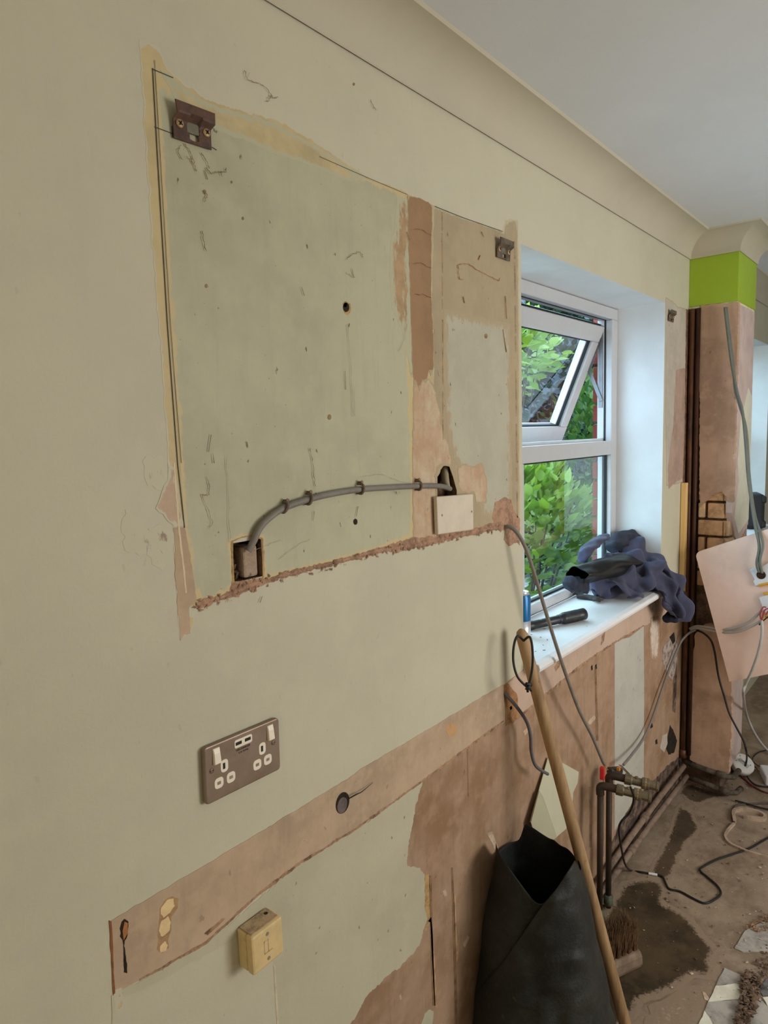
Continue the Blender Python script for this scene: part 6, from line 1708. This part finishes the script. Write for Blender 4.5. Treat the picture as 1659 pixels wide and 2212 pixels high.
def shrub(name, label, centre, radii, n, size, kind, seed, near=0, stems=9, base_z=-0.15):
    """stems + joined foliage; the leaves nearest the window are leaves of their own"""
    rg = random.Random(seed)
    t = thing(name, label, 'shrub', (centre[0], centre[1], base_z))
    cols = leaf_cols[kind]
    ms = [leaf_mat('leaf_%s_%d' % (kind, i), c_) for i, c_ in enumerate(cols)]
    L_ = []
    for k in range(n):
        d_ = Vector((rg.gauss(0, 1), rg.gauss(0, 1), rg.gauss(0, 1))).normalized()
        r_ = rg.uniform(0.45, 1.0)**0.5
        nn = 1+0.30*noise.noise(d_*2.2+Vector((seed, 0, 0)))
        p = Vector(centre)+Vector((d_.x*radii[0]*r_*nn, d_.y*radii[1]*r_*nn, d_.z*radii[2]*r_*nn))
        if p.y < 0.42 or p.z < base_z+0.04: continue
        out_ = (d_+Vector((rg.uniform(-0.8, 0.8), rg.uniform(-0.8, 0.8), rg.uniform(0.0, 1.0)))).normalized()
        L_.append((p, out_, size*rg.uniform(0.6, 1.25), rg.uniform(0, 6.28), rg.randrange(3)))
    L_.sort(key=lambda q: (q[0]-CAM).length)
    def leafM(q):
        p, o_, s, roll, _ = q
        y = o_; x = y.cross(Vector((0, 0, 1))); x = x.normalized() if x.length > 1e-3 else Vector((1, 0, 0)); zz = x.cross(y)
        M_ = Matrix(((x.x, y.x, zz.x, p.x), (x.y, y.y, zz.y, p.y), (x.z, y.z, zz.z, p.z), (0, 0, 0, 1)))
        return M_ @ Matrix.Rotation(rg.uniform(-0.7, 0.7), 4, 'Y') @ Matrix.Scale(s, 4)
    mes = [leaf_mesh('leaf', m) for m in ms]
    # single leaves: those in sight through the window
    single = []
    rest = []
    for q in L_:
        v = q[0]-CAM; dpt = v.dot(FWD)
        px = IMG_W/2+FPX*v.dot(RIGHT)/dpt; py = IMG_H/2-FPX*v.dot(UPV)/dpt
        if len(single) < near and 1120 < px < 1325 and 600 < py < 1300: single.append(q)
        else: rest.append(q)
    tinv = Matrix.Translation((-centre[0], -centre[1], -base_z))
    for q in single:
        o = bpy.data.objects.new('leaf', mes[q[4]]); C.objects.link(o); o.parent = t
        o.matrix_local = tinv @ leafM(q)
    mb = MB()
    for q in rest:
        M_ = leafM(q); mb.cur = q[4]; mb.add([M_ @ Vector(v) for v in LEAF_V], LEAF_F)
    if rest:
        o = mb.build('foliage', ms, t); o['kind'] = 'stuff'
    for k in range(stems):
        a = rg.uniform(0, 6.28); e = Vector(centre)+Vector((math.cos(a)*radii[0]*0.7, math.sin(a)*radii[1]*0.7, radii[2]*rg.uniform(0.2, 0.8)))
        b0 = Vector((centre[0]+rg.uniform(-0.08, 0.08), centre[1]+rg.uniform(-0.08, 0.08), base_z))
        mb = MB(); mb.tube([b0, (b0+e)/2+Vector((rg.uniform(-0.05, 0.05), 0, 0.1)), e], [0.012, 0.008, 0.003], seg=6, smooth=5)
        mb.build('stem', mat('shrub_bark', (0.10, 0.075, 0.05), 0.9, 0.2, 30), t)
    return t
shrub('shrub', 'bright green leafy shrub close outside the lower window pane', (3.25, 0.90, 0.84), (0.52, 0.38, 0.60), 2600, 0.070, 'bright', 3, near=290)
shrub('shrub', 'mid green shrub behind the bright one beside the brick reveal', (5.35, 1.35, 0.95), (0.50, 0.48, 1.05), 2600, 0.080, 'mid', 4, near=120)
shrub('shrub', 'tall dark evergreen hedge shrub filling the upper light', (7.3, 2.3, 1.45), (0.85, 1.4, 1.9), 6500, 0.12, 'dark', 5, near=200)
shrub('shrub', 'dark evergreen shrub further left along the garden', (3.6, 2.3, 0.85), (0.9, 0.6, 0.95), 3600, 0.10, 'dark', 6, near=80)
shrub('shrub', 'light green leafy crown showing above the open sash', (4.9, 2.05, 2.20), (0.62, 0.50, 0.34), 900, 0.10, 'bright', 7, near=100)
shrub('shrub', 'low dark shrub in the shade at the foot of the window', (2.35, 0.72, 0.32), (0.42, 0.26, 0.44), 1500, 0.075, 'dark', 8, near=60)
